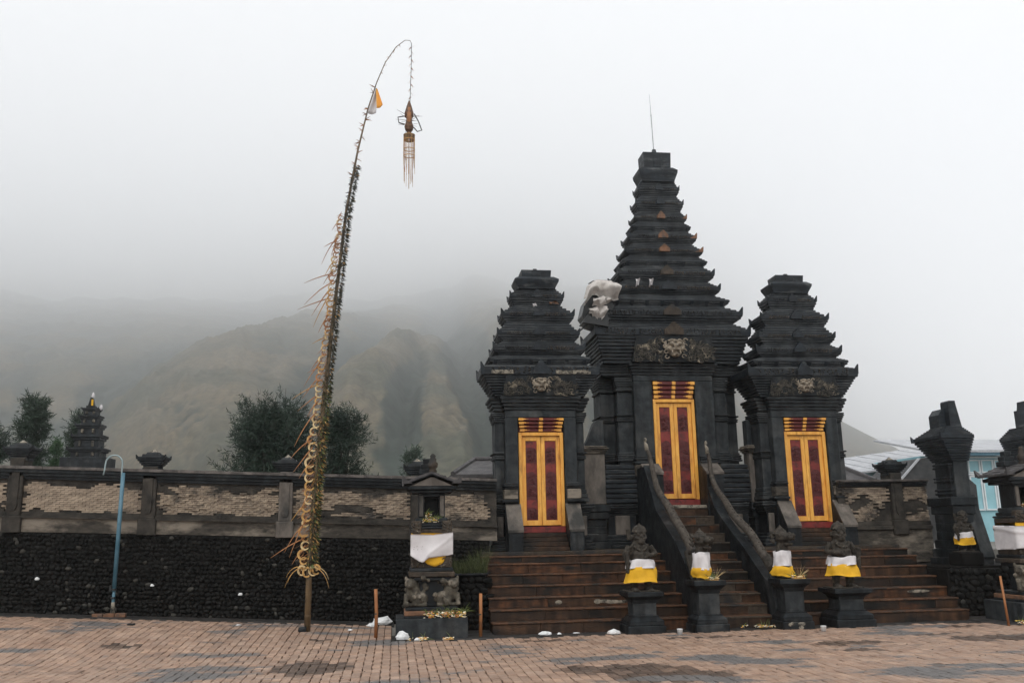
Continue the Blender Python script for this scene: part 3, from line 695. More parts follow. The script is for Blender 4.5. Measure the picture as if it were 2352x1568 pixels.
def gate(name, label, cx, Yc, P_):
    yF = P_['yF']; hb = P_['hb']; dw = P_['dw']; k = .42
    zb, zd, z1, zl0, zl1, zt, za, zp, zf = (P_[q] for q in ('zb', 'zd', 'z1', 'zl0', 'zl1', 'zt', 'za', 'zp', 'zf'))
    root = thing(name, (cx, Yc, zb), label, 'temple gate')
    yB = Yc+P_['hd']; hdb = (yB-yF)/2; ym = (yB+yF)/2
    # body: piers beside the recessed door, wall over it, core behind it
    w = MB(); w.box(cx-hb, cx+hb, yF+.24, yB, zb, zt, .01); w.box(cx-hb, cx-dw-.012, yF, yF+.25, zb, zl1+.004, .012); w.box(cx+dw+.012, cx+hb, yF, yF+.25, zb, zl1+.004, .012); w.box(cx-hb, cx+hb, yF, yF+.25, zl1+.004, zt, .012)
    w.build('wall', 'andesite_wall', root)
    door_set(root, cx, yF+.1, dw, zd, z1, zl0, zl1, P_['sill'])
    # stepped base mouldings each side of the door
    for sx in (-1, 1):
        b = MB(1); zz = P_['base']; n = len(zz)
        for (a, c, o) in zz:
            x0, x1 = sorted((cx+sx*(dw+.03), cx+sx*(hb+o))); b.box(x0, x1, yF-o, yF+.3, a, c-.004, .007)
        b.build('base_moulding', ['andesite', 'lit_worn_edge'], root)
        a, c = P_['band']; x0, x1 = sorted((cx+sx*(dw+.04), cx+sx*(hb+.05))); b = MB(); b.box(x0, x1, yF-.055, yF+.2, a, c, .01); b.build('weathered_block', 'plinth', root)
        # columns set back beside the body
        xo = hb; cols = P_['cols']
        for (cw, back) in cols:
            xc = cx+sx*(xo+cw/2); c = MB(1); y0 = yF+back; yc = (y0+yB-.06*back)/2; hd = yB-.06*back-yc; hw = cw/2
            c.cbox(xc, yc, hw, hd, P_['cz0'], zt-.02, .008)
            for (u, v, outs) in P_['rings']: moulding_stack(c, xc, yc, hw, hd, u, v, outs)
            c.build('side_column', ['andesite_wall', 'lit_worn_edge'], root); xo += cw
        # low pedestal with a short column below them
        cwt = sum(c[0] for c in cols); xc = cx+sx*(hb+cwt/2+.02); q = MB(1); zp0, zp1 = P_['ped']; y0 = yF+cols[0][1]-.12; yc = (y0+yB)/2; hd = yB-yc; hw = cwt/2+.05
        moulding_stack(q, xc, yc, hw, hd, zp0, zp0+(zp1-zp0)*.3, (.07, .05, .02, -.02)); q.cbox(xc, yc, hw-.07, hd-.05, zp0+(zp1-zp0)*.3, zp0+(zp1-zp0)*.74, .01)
        moulding_stack(q, xc, yc, hw, hd, zp0+(zp1-zp0)*.74, zp1, (-.03, 0, .03, .07, .07)); q.build('column_pedestal', ['andesite', 'lit_worn_edge'], root)
        pm = MB(); pm.box(xc-hw*.42, xc+hw*.42, yc-hd+.01, yc-hd+.08, zp0+(zp1-zp0)*.3, zp0+(zp1-zp0)*.74, .012); pm.build('pale_pilaster', 'plaster', root)
        if P_.get('slabs'):
            s = MB(1); z0, z9 = P_['slabs']; n = 8
            for i in range(n): 
                o = .05+.05*math.sin(math.pi*(i+.5)/n)-(i/n)*.09; s.cbox(xc+sx*(-.02), yc-.02, hw+o, hd+o*.6, z0+(z9-z0)*i/n+.012, z0+(z9-z0)*(i+1)/n-.006, .012, .003)
            s.cbox(xc, yc, hw-.03, hd-.03, z0, z9); s.build('slab_base', ['andesite_roof', 'lit_worn_edge'], root)
        # cheek of the door steps
        (ta, tz), (ba, bz) = P_['cheek']; x0, x1 = sorted((cx+sx*(dw+.0), cx+sx*(dw+P_['cw']))); ck = MB()
        ck.prism([(yF+.02, zb), (ba, zb), (ba, bz), (ta, tz), (yF+.02, tz)], 'x', x0, x1); ck.build('stair_cheek', 'andesite', root)
        ck = MB(); ck.hexa([(x0-.01, ba-.02, bz-.02), (x1+.01, ba-.02, bz-.02), (x1+.01, ta, tz-.02), (x0-.01, ta, tz-.02), (x0-.01, ba-.025, bz+.025), (x1+.01, ba-.025, bz+.025), (x1+.01, ta-.005, tz+.03), (x0-.01, ta-.005, tz+.03)]); ck.build('cheek_slab', 'plaster', root)
    n = P_['steps']
    for i in range(n):
        h = (zd-P_['sill']-zb)/n; s = MB(); s.box(cx-dw+.005, cx+dw-.005, yF-.07-.17*(n-1-i)*P_['tread'], yF+.2, zb+i*h, zb+(i+1)*h-.003, .01); s.build('door_step', 'step', root)
    # architrave, carved panel with mask, soffit courses of the great cornice
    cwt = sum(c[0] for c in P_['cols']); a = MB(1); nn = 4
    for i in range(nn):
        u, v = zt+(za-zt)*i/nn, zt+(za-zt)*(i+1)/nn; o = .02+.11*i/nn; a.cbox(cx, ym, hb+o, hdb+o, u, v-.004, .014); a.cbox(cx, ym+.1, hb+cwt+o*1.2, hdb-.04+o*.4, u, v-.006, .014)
    a.build('architrave', ['andesite', 'lit_worn_edge'], root)
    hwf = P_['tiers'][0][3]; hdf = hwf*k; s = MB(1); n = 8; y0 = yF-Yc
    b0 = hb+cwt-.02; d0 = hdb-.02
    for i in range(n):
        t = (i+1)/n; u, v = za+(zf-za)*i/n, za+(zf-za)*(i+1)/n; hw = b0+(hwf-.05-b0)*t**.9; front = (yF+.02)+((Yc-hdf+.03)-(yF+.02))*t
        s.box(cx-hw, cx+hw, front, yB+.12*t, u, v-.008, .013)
    s.build('cornice', ['andesite_roof', 'lit_worn_edge'], root)
    pw = P_['pw']; pf = Yc-hdf+.05; pn = MB(); pn.hexa([(cx-pw, pf-.0, za+.01), (cx+pw, pf, za+.01), (cx+pw, yF+.2, za+.01), (cx-pw, yF+.2, za+.01), (cx-pw*.9, pf-.03, zf-.006), (cx+pw*.9, pf-.03, zf-.006), (cx+pw*.9, yF+.2, zf-.006), (cx-pw*.9, yF+.2, zf-.006)])
    panel = pn.build('carved_panel', 'andesite', root)
    sc_ = MB(); rr = random.Random(5); H = zf-za
    for i in range(P_['curls']):
        x = rr.uniform(-1, 1)*pw*.94
        if abs(x) < .16*H/.37: continue
        lim = .95-.45*(abs(x)/pw)**2; z = za+H*rr.uniform(.05, lim); curl(sc_, cx+x, pf-.015, z, rr.uniform(.024, .05)*H/.37, rr.uniform(0, 6.28), rr.uniform(.7, 1.2), .008*H/.37, 1 if x > 0 else -1, 9)
    for sx in (-1, 1):
        for i in range(7): sc_.tube([(cx+sx*(.2+.03*i)*H/.37, pf-.02, za+H*(.35+.03*i)), (cx+sx*(.34+.045*i)*H/.37, pf-.035, za+H*(.8-.045*i))], [.012*H/.37, .006], 5)
    sc_.build('scrollwork', 'carving', panel, kind='stuff')
    demon_mask(panel, cx, pf-.05, za+H*.5, H*1.0)
    T = P_['tiers']; zprev = zf
    for i, (zs, zbb, ztt, hw, hh, flat, rust) in enumerate(T):
        nx = T[i+1] if i+1 < len(T) else None
        roof_tier(root, cx, Yc, k, zprev if i else zs, zs, zbb, ztt, hw, hh, None, nx[3] if nx else P_['cap'][3], nx[0] if nx else P_['cap'][0], flat, rust, i+int(cx*10))
        zprev = ztt+((nx[0] if nx else P_['cap'][0])-ztt)*.85
    z0, zb_, zt_, hw = P_['cap']; c = MB()
    c.loft(cx, Yc, [(zprev, hw*.86, hw*.5), (z0, hw*.86, hw*.5), (zb_, hw, hw*.6), (zt_, hw*1.02, hw*.62), (zt_+.02, hw*.97, hw*.58), (P_['blk'][0]+.003, hw*.8, hw*.5)]); c.build('roof_cap', 'andesite_roof', root)
    z0, z9, hw = P_['blk']; c = MB(); c.loft(cx, Yc, [(z0, hw*.98, hw*.66), (z9, hw*1.02, hw*.7)]); c.cbox(cx, Yc, hw*.3, hw*.72, z0+.01, z9-.05); c.build('crown_block', 'andesite_roof', root)
    c = MB(); fh_ = P_['fin']; c.loft(cx, Yc, [(z9-.002, .06, .06), (z9+fh_, .035, .035)]); c.build('finial', 'andesite_roof', root)
    if P_.get('rod'):
        c = MB(); zz = z9+fh_; c.tube([(cx, Yc, zz-.03), (cx-.02, Yc, zz+P_['rod']*.62)], .011, 6); c.tube([(cx-.02, Yc, zz+P_['rod']*.62), (cx-.035, Yc, zz+P_['rod'])], [.008, .003], 6); c.blob((cx-.02, Yc, zz+P_['rod']*.62), .018); c.build('lightning_rod', 'steel', root)
    return root
SMALL = dict(yF=17.72, hd=.42, hb=.72, dw=.455, zb=1.262, zd=1.73, z1=3.58, zl0=3.59, zl1=3.87, zt=4.02, za=4.30, zp=4.6, zf=4.72, sill=.12,
    base=[(2.46, 2.5, .03), (2.5, 2.54, .06), (2.54, 2.58, .03), (2.2, 2.25, .1), (1.262, 2.2, .03)], band=(2.26, 2.45), cols=[(.19, .2)], cz0=2.15, rings=[(3.02, 3.2, (-.0, .03, .03, .01, .045)), (3.76, 4.0, (.0, .02, .03, .045, .06, .06)), (2.2, 2.45, (.06, .04, .02))],
    ped=(1.27, 2.16), cheek=((17.7, 2.14), (17.32, 1.64)), cw=.28, steps=4, tread=.55, pw=.78, curls=120, cap=(6.62, 6.74, 6.79, .46), blk=(6.85, 7.0, .31), fin=.08,
    tiers=[(4.70, 4.72, 4.90, 1.21, 5.0, False, 0), (4.95, 5.03, 5.09, 1.06, 0, True, 0), (5.15, 5.24, 5.34, .95, 5.43, False, 0), (5.44, 5.57, 5.65, .855, 5.73, False, 0), (5.84, 5.98, 6.07, .765, 6.15, False, 0), (6.24, 6.39, 6.47, .57, 6.55, False, 0)])
BIG = dict(yF=18.4, hd=.62, hb=.88, dw=.46, zb=1.262, zd=2.24, z1=4.36, zl0=4.37, zl1=4.74, zt=4.87, za=5.12, zp=5.6, zf=5.7, sill=.13,
    base=[(3.03, 3.07, .03), (3.07, 3.11, .05), (3.11, 3.15, .02), (2.98, 3.03, .08), (1.262, 2.98, .02)], band=(2.72, 2.96), cols=[(.33, .16), (.31, .42)], cz0=2.95, rings=[(3.86, 4.05, (0, .025, .03, .01, .045)), (4.5, 4.84, (.0, .03, .01, .03, .045, .06, .06)), (3.05, 3.24, (.06, .045, .05, .02))],
    ped=(1.27, 2.16), slabs=(2.17, 2.97), cheek=((18.3, 2.95), (17.95, 2.75)), cw=.36, steps=1, tread=.3, pw=.92, curls=150, cap=(9.45, 9.62, 9.69, .45), blk=(9.76, 10.13, .32), fin=.16, rod=1.4,
    tiers=[(5.68, 5.7, 5.86, 1.73, 6.0, False, 1), (6.0, 6.15, 6.27, 1.6, 6.38, False, 1), (6.42, 6.5, 6.56, 1.37, 0, True, 0), (6.68, 6.77, 6.87, 1.2, 6.95, False, 0), (6.99, 7.12, 7.22, 1.1, 7.3, False, 1), (7.37, 7.44, 7.49, .98, 0, True, 0), (7.6, 7.68, 7.75, .9, 7.83, False, 2),
        (7.9, 8.01, 8.09, .79, 8.17, False, 2), (8.22, 8.29, 8.34, .69, 0, True, 0), (8.44, 8.5, 8.57, .61, 8.64, False, 2), (8.7, 8.85, 8.92, .56, 9.0, False, 0), (9.08, 9.2, 9.27, .49, 9.35, False, 0)])
g1 = gate('temple_gate', 'smaller dark stone gate left of the tall middle gate, gilded red door at the stairs', 2.89, 18.07, SMALL)
g2 = gate('temple_gate', 'tallest dark stone gate with many roof tiers and a thin rod on top', 5.9, 18.9, BIG)
g3 = copy_tree(g1); g3.location.x = 8.47; g3['label'] = 'smaller dark stone gate on the right, beside the patchy brick wall'
for o in (g1, g2, g3): o['group'] = 'tiered temple gates on the terrace'
for sx, x0, x1 in ((-1, .86, .58), (1, .2, .86)):                # bleached carved strips on the left gate's eave only
    p = MB(); y = 18.07-1.21*.42-.012
    a, b = (2.89-1.0, 2.89-.56) if sx < 0 else (2.89+.3, 2.89+1.02)
    p.box(a, b, y, y+.02, 4.735, 4.815, .006); q = p.build('bleached_strip', 'pale_stone', g1)

# wing walls joining the gates
def wing(xa, xb, high, sgn, label):
    root = thing('wing_wall', ((xa+xb)/2, 18.45, 1.26), label, 'wall', 'wing walls between the gates')
    m = MB(); m.box(xa, xb, 18.34, 18.66, 2.16, 3.2, .01); m.build('wall_face', 'plaster', root)
    m = MB(); moulding_stack(m, (xa+xb)/2, 18.5, (xb-xa)/2, .18, 3.2, 3.36, (.02, .05, .08, .05)); m.build('wall_cornice', 'plinth', root)
    m = MB(); moulding_stack(m, (xa+xb)/2, 18.5, (xb-xa)/2, .2, 1.262, 2.16, (.05, .0, -.02, -.02, .03, .06), .01); m.build('wall_base', 'andesite', root)
    m = MB(); xs = xb if sgn > 0 else xa; d = -sgn
    pts = [(xs, 3.36), (xs+d*.42, 3.36), (xs+d*.34, 3.5), (xs+d*.2, 3.84), (xs+d*.14, 3.9), (xs, 3.9)]
    m.prism(pts, 'y', 18.38, 18.6); m.build('sloped_abutment', 'andesite_wall', root)
wing(3.82, 4.32, 0, 1, 'pale plastered wing wall joining left gate and middle gate'); wing(7.46, 7.62, 0, -1, 'narrow dark wing wall joining middle gate and right gate')

# ================================================================== SERPENT BALUSTRADES, PEDESTALS, STATUES
def pedestal(cx, cy, hw, top, shaft0, label, m='andesite', chip=False):
    root = thing('statue_pedestal', (cx, cy, 0), label, 'pedestal', 'statue pedestals at the foot of the stairs')
    b = MB(); b.cbox(cx, cy, hw*1.04, hw*1.0, -.05, .12, .012); b.cbox(cx, cy, hw*.96, hw*.93, .12, .19, .01); b.loft(cx, cy, [(.19, hw*.96, hw*.93), (.25, hw*.72, hw*.7), (.27, hw*.72, hw*.7)]); b.build('base', m, root)
    s = MB(); s.cbox(cx, cy, hw*.64, hw*.62, .26, shaft0, .01); s.build('shaft', 'andesite_wall', root)
    c = MB(); d = top-shaft0; c.loft(cx, cy, [(shaft0-.003, hw*.66, hw*.64), (shaft0+d*.25, hw*.7, hw*.68), (shaft0+d*.6, hw*.96, hw*.92), (shaft0+d*.62, hw, hw*.96), (top-.01, hw, hw*.96), (top, hw*.98, hw*.94)]); c.build('top_slab', m, root)
    if chip:
        k = MB()
        for i in range(6): k.blob((cx+R.uniform(-.6, .6)*hw, cy-hw*1.0, R.uniform(.02, .1)), (.045, .006, .03), None, 6, 4)
        k.build('chipped_plaster', 'pale_stone', root)
    return root
pedestal(4.03, 14.88, .3, .64, .47, 'squat pedestal under the guardian statue left of the serpent stairs')
pedestal(7.57, 14.88, .33, .61, .44, 'squat pedestal under the guardian statue right of the serpent stairs')
pedestal(5.1, 14.8, .27, .8, .6, 'tall plain pedestal under the left serpent head')
pedestal(6.56, 14.8, .26, .79, .6, 'tall pedestal with chipped base under the right serpent head', chip=True)

def cloth_wrap(name, m, parent, cx, cy, rows, folds=9, amp=.012, seed=1, n=40):
    """a cloth wound round a body: rows of (z, half width, half depth, dx)"""
    mb = MB(); rr = random.Random(seed); ph = [rr.uniform(0, 6) for _ in range(6)]; N = len(rows)
    for thick in (0, -.006):
        for i, (z, a, b, dx) in enumerate(rows):
            for k in range(n):
                w = 2*math.pi*k/n; f = 1+amp/.15*(math.sin(w*folds+ph[0]+i*.5)*.5+math.sin(w*(folds-3)*.7+ph[1]-i*.9)*.6)
                mb.v.append((cx+dx+(a*f+thick)*math.cos(w), cy+(b*f+thick)*math.sin(w), z+.012*math.sin(w*2+ph[2])+.006*math.sin(w*5+ph[3])))
    for lay in (0, 1):
        for i in range(N-1):
            for k in range(n):
                a = lay*N*n+i*n+k; b = lay*N*n+i*n+(k+1) % n; q = (a, b, b+n, a+n); mb.f.append(q if lay == 0 else q[::-1]); mb.m.append(0)
    for e in (0, N-1):
        for k in range(n): mb.f.append((e*n+k, e*n+(k+1) % n, N*n+e*n+(k+1) % n, N*n+e*n+k)); mb.m.append(0)
    return mb.build(name, m, parent, smooth=True)

def guardian(cx, cy, z, s, sgn, label, seed):
    root = thing('guardian_statue', (cx, cy, z), label, 'statue', 'stone guardian statues in white and yellow cloth')
    m = MB(); X = lambda x: cx+sgn*x*s; Y = lambda y: cy+y*s; Z = lambda q: z+q*s
    for sx, fw in ((-1, -.02), (1, .0)):
        m.tube([(X(.1*sx), Y(0), Z(.4)), (X(.12*sx), Y(-.02), Z(.2)), (X(.12*sx), Y(.01), Z(.03))], [.095*s, .075*s, .055*s], 8)
        m.blob((X(.13*sx), Y(-.08+fw), Z(.035)), (.06*s, .11*s, .035*s))
        for t in range(4): m.blob((X(.13*sx+(t-1.5)*.025), Y(-.18+fw), Z(.02)), .018*s, None, 6, 4)
    m.blob((X(0), Y(0), Z(.43)), (.19*s, .15*s, .14*s)); m.blob((X(0), Y(-.035), Z(.57)), (.185*s, .165*s, .15*s)); m.blob((X(0), Y(-.01), Z(.7)), (.18*s, .135*s, .12*s))
    m.blob((X(0), Y(-.01), Z(.8)), (.1*s, .09*s, .08*s))
    # head with a beard, moustache, bulging eyes and a domed cap with a knob
    m.blob((X(.01), Y(-.03), Z(.9)), (.115*s, .12*s, .125*s)); m.blob((X(.01), Y(-.14), Z(.9)), (.03*s, .035*s, .035*s)); m.blob((X(.01), Y(-.11), Z(.815)), (.075*s, .06*s, .06*s))
    for sx in (-1, 1):
        m.blob((X(.01+.05*sx), Y(-.125), Z(.935)), .026*s); m.tube([(X(.01), Y(-.14), Z(.865)), (X(.01+.06*sx), Y(-.14), Z(.86)), (X(.01+.1*sx), Y(-.1), Z(.885))], [.02*s, .02*s, .01*s], 6)
        m.tube([(X(.01+.015*sx), Y(-.135), Z(.955)), (X(.01+.09*sx), Y(-.11), Z(.97))], .018*s, 6); m.blob((X(.01+.118*sx), Y(.02), Z(.89)), (.018*s, .03*s, .05*s))
    m.lathe(X(.01), Y(-.02), [(.128*s, Z(.965)), (.132*s, Z(.985)), (.118*s, Z(1.0)), (.112*s, Z(1.03)), (.085*s, Z(1.065)), (.045*s, Z(1.085)), (.022*s, Z(1.09)), (.02*s, Z(1.11)), (.005, Z(1.12))], 12)
    m.hexa([(X(-.13)-.05*s, Y(.03), Z(.84)), (X(-.13)+.03*s, Y(.03), Z(.84)), (X(-.13)+.03*s, Y(.1), Z(.84)), (X(-.13)-.05*s, Y(.1), Z(.84)), (X(-.15)-.05*s, Y(.05), Z(1.02)), (X(-.15)+.01*s, Y(.05), Z(1.02)), (X(-.15)+.01*s, Y(.1), Z(1.02)), (X(-.15)-.05*s, Y(.1), Z(1.02))]); m.blob((X(0), Y(.06), Z(.83)), (.11*s, .08*s, .13*s))
    # necklace, armlets
    for k in range(9):
        w = math.pi*(k/8); m.blob((X(.12*math.cos(w)), Y(-.1-.06*math.sin(w)), Z(.76-.09*math.sin(w))), .022*s, None, 6, 4)
    # one arm hangs beside a club, the other is bent with the hand on the belly
    m.tube([(X(-.17), Y(0), Z(.73)), (X(-.25), Y(-.01), Z(.6)), (X(-.24), Y(-.1), Z(.47))], [.065*s, .055*s, .04*s], 8); m.blob((X(-.24), Y(-.13), Z(.46)), .05*s)
    m.tube([(X(-.25), Y(-.14), Z(.3)), (X(-.25), Y(-.14), Z(.5)), (X(-.26), Y(-.14), Z(.66))], [.03*s, .035*s, .055*s], 8)
    m.tube([(X(.17), Y(0), Z(.73)), (X(.26), Y(-.03), Z(.6)), (X(.13), Y(-.17), Z(.58))], [.065*s, .055*s, .04*s], 8)
    for k in range(4): m.blob((X(.09-.012*k), Y(-.2), Z(.615-.022*k)), (.04*s, .018*s, .014*s), None, 6, 4)
    m.blob((X(.11), Y(-.19), Z(.585)), (.045*s, .035*s, .04*s))
    m.box(min(X(-.28), X(.28)), max(X(-.28), X(.28)), Y(-.2), Y(.2), z-.004, z+.02)
    b = m.build('body', 'statue_stone', root); remesh(b, .009*s, 1)
    cloth_wrap('yellow_skirt', 'yellow_cloth', root, cx, Y(-.02), [(Z(.15 if seed == 1 else .2), .27*s, .24*s, .0), (Z(.24), .26*s, .23*s, 0), (Z(.33), .25*s, .22*s, 0), (Z(.4), .235*s, .2*s, 0)], 7, .02, seed)
    cloth_wrap('white_waistcloth', 'white_cloth', root, cx, Y(-.02), [(Z(.375), .25*s, .215*s, -.004), (Z(.42), .245*s, .21*s, 0), (Z(.47), .23*s, .2*s, 0), (Z(.52), .21*s, .19*s, 0)], 9, .018, seed+4)
    return root
guardian(4.03, 14.88, .64, .98, 1, 'bearded guardian statue in yellow skirt left of the serpent stairs', 1)
guardian(7.55, 14.88, .61, 1.0, -1, 'guardian statue in yellow skirt on pedestal right of the serpent stairs', 2)
guardian(10.6, 16.0, 1.12, .7, 1, 'small dark guardian statue with yellow cloth band beneath the split gate tower', 3)

def serpent(xc, path, head, label, sgn, toe):
    root = thing('serpent_balustrade', (xc, 16.6, 0), label, 'balustrade', 'serpent balustrades of the middle stairs')
    t = MB(); low = [(y, z-.34) for y, z in path]
    top = [(15.17, low[-1][1]-.1)]+[(y, z) for y, z in reversed(low) if y > 15.2]; top[-1] = (top[-1][0], min(top[-1][1], 2.9))
    poly = [(15.17, -.02)]+top+[(18.4, top[-1][1]), (18.4, -.02)]
    t.prism(poly, 'x', xc-.075, xc+.075); t.build('parapet', 'andesite', root)
    c = MB()
    for (y0, z0), (y1, z1) in zip(top, top[1:]):
        if y1-y0 < .03: continue
        c.hexa([(xc-.09, y0, z0-.05), (xc+.09, y0, z0-.05), (xc+.09, y1, z1-.05), (xc-.09, y1, z1-.05), (xc-.09, y0, z0+.03), (xc+.09, y0, z0+.03), (xc+.09, y1, z1+.03), (xc-.09, y1, z1+.03)])
    c.build('coping', 'andesite', root)
    # blocks stepping up beneath the body
    n = len(path); b = MB()
    def sm(pts, k=4):
        out = []
        for i in range(len(pts)-1):
            p0, p1, p2, p3 = pts[max(i-1, 0)], pts[i], pts[i+1], pts[min(i+2, len(pts)-1)]
            for j in range(k):
                u = j/k; out.append(tuple(.5*((2*p1[q])+(-p0[q]+p2[q])*u+(2*p0[q]-5*p1[q]+4*p2[q]-p3[q])*u*u+(-p0[q]+3*p1[q]-3*p2[q]+p3[q])*u**3) for q in (0, 1)))
        return out+[pts[-1]]
    P = sm(path); N = len(P); pts = [(xc+.02*math.sin(i*.55), y, z) for i, (y, z) in enumerate(P)]
    rs = [.034+.043*min(1, (i/N)*1.6) for i in range(N)]
    b.tube(pts, rs, 10); y, z = P[0]
    for k in range(7):                                            # scales in a raised crest along the back
        pass
    for i in range(2, N-2):
        p = Vector(pts[i]); b.blob((p.x, p.y-.01, p.z+rs[i]*.95), (rs[i]*.25, rs[i]*.45, rs[i]*.3), None, 6, 4)
    body = b.build('serpent_body', 'serpent_stone', root, smooth=True)
    tip = MB(); tip.tube([(xc, y, z-.02), (xc-.01, y+.01, z+.1), (xc-.05, y-.02, z+.17)], [.045, .04, .012], 8); tip.blob((xc-.03, y-.01, z+.2), (.035, .03, .05)); tip.build('tail_tip', 'pale_stone', root, smooth=True)
    # neck and crowned head with open jaws
    hx, hy, hz = head; m = MB(); q = sgn
    m.tube([(xc, 15.45, P[-1][1]+.02), (xc, 15.2, hz-.42), (hx, hy, hz-.36), (hx, hy-.01, hz-.1), (hx+.02*q, hy-.05, hz+.05)], [.09, .1, .115, .105, .1], 10)
    m.tube([(hx, hy, .8), (hx, hy, hz-.3)], [.12, .11], 10)
    m.blob((hx+.01*q, hy-.06, hz+.1), (.13, .15, .11)); m.blob((hx+.07*q, hy-.2, hz+.1), (.09, .11, .055)); m.blob((hx+.1*q, hy-.27, hz+.13), (.05, .04, .04)); m.blob((hx+.06*q, hy-.16, hz-.01), (.075, .11, .03))
    for sx in (-1, 1):
        m.blob((hx+.01*q+.09*sx, hy-.14, hz+.15), .04); m.tube([(hx+.05*sx+.08*q, hy-.24, hz+.07), (hx+.05*sx+.09*q, hy-.27, hz+.01)], [.014, .004], 5)
        for k in range(3): m.tube([(hx+.1*sx, hy+.02+.03*k, hz+.02+.07*k), (hx+(.19-.02*k)*sx, hy+.05+.03*k, hz+.07+.08*k)], [.045, .008], 6)
    for k in range(4): m.lathe(hx, hy-.0, [(.13-.022*k, hz+.15+.028*k), (.135-.022*k, hz+.165+.028*k), (.11-.022*k, hz+.18+.028*k)], 10)
    m.blob((hx, hy, hz+.275), (.03, .03, .035))
    h = m.build('serpent_head', 'statue_stone', root); remesh(h, .009, 1)
    cloth_wrap('white_cloth', 'white_cloth', root, hx, hy, [(.95+(.04 if toe else 0), .152, .165, 0), (1.0, .15, .16, .004), (1.05, .143, .16, 0), (1.1, .14, .155, -.004), (1.14, .135, .155, 0), (1.24, .132, .15, 0)], 8, .016, 5)
    cloth_wrap('yellow_cloth', 'yellow_cloth', root, hx, hy, [(.83, .125 if not toe else .16, .15, -.01), (.88, .145 if not toe else .185, .17, -.02), (.93, .158, .175, -.01), (.99, .156, .17, 0)], 6, .02, 9)
    f = MB(); f.prism([(15.2, .0), (14.99, .0), (14.96, .1), (15.02, .2), (14.98, .32), (15.06, .5), (15.1, .75), (15.2, .9)], 'x', xc-.09, xc+.09); f.build('scrolled_foot', 'andesite_wall', root)
mat('serpent_stone', (.035, .03, .026), (.09, .078, .066), 14, .75, .5, (.03, .03, .03), 3, .55, .65, spec=.14)
serpent(5.07, [(17.78, 3.22), (17.6, 3.0), (17.3, 2.66), (17.05, 2.31), (16.5, 2.02), (15.95, 1.74), (15.55, 1.45), (15.3, 1.22)], (5.08, 14.87, 1.33), 'left serpent balustrade of the middle stairs, its head facing the dark pedestal', 1, False)
serpent(6.46, [(18.1, 3.18), (18.05, 2.97), (17.9, 2.69), (17.65, 2.37), (17.2, 2.1), (16.75, 1.85), (16.2, 1.58), (15.75, 1.3), (15.4, 1.1)], (6.5, 14.87, 1.36), 'right serpent balustrade of the middle stairs, its head near the chipped pedestal', 1, True)

# ================================================================== SHRINES
def flowers(name, label, x0, x1, y0, y1, zf, n, cat='offering', group=None, hmax=.05, greens=.35, scale=1.0, tray=None):
    tray = (x1-x0 < .3) if tray is None else tray
    root = thing(name, ((x0+x1)/2, (y0+y1)/2, zf), label, cat, group); kinds = {'petal_white': MB(), 'petal_yellow': MB(), 'petal_orange': MB()}; g = MB()
    cl = [(R.uniform(x0, x1), R.uniform(y0, y1)) for _ in range(max(3, n//14))]
    for i in range(n):
        a, b = R.choice(cl); x, y = min(max(R.gauss(a, (x1-x0)*.05+.01), x0), x1), min(max(R.gauss(b, (y1-y0)*.15), y0), y1); z = zf+R.uniform(.004, hmax)*scale; m = kinds[R.choice(('petal_white', 'petal_white', 'petal_yellow', 'petal_orange'))]
        rot = Matrix.Rotation(R.uniform(0, 6), 3, 'Z') @ Matrix.Rotation(R.uniform(-.7, .7), 3, 'X'); m.octa((x, y, z), (R.uniform(.012, .03)*scale, R.uniform(.01, .02)*scale, .008*scale), rot)
        if R.random() < greens: g.blade((x, y, z), (R.uniform(-1, 1), R.uniform(-.6, .4), R.uniform(.1, 1)), R.uniform(.06, .14)*scale, .009*scale, .6)
    for k, m in kinds.items():
        if m.v: m.build('petals', k, root, kind='stuff')
    if g.v: g.build('leaves', 'leaf_green', root, kind='stuff')
    if tray:
        t = MB(); t.cbox((x0+x1)/2, (y0+y1)/2, (x1-x0)*.4, (y1-y0)*.45, zf+.001, zf+.012, .003); t.build('palm_tray', 'palm_gold', root)
    return root
def lion(parent, cx, cy, z, s, sgn):
    m = MB(); X = lambda x: cx+sgn*x*s
    m.blob((X(.05), cy, z+.13*s), (.17*s, .13*s, .14*s)); m.blob((X(-.06), cy-.02, z+.24*s), (.13*s, .12*s, .17*s)); m.blob((X(-.1), cy-.06, z+.38*s), (.11*s, .11*s, .1*s)); m.blob((X(-.12), cy-.15*s, z+.35*s), (.06*s, .07*s, .05*s))
    for sx in (-1, 1): m.tube([(X(-.1+.07*sx), cy-.06, z+.22*s), (X(-.11+.08*sx), cy-.12*s, z+.02)], [.045*s, .04*s], 7); m.blob((X(-.1+.08*sx), cy-.03, z+.46*s), (.03*s, .03*s, .05*s)); m.blob((X(-.12+.04*sx), cy-.16*s, z+.41*s), .022*s)
    for k in range(10): m.blob((X(-.08+.1*math.cos(k)), cy+.0, z+(.36+.11*math.sin(k*1.3))*s), .035*s, None, 6, 4)
    m.tube([(X(.2), cy, z+.08*s), (X(.27), cy, z+.22*s), (X(.22), cy, z+.36*s), (X(.25), cy, z+.44*s)], [.04*s, .04*s, .04*s, .05*s], 7); m.tube([(X(-.2), cy-.06, z+.03), (X(.18), cy-.08, z+.03)], .035*s, 6)
    for k in range(22): m.blob((X(R.uniform(-.2, .22)), cy-.02+R.uniform(-.14, .05)*s, z+R.uniform(.03, .48)*s), R.uniform(.025, .055)*s, None, 6, 4)
    o = m.build('lion_carving', 'lion_stone', parent); remesh(o, .013, 1)
mat('lion_stone', (.045, .04, .034), (.1, .09, .07), 12, .8, .5, (.26, .225, .18), 5, .52, .66, spec=.14)
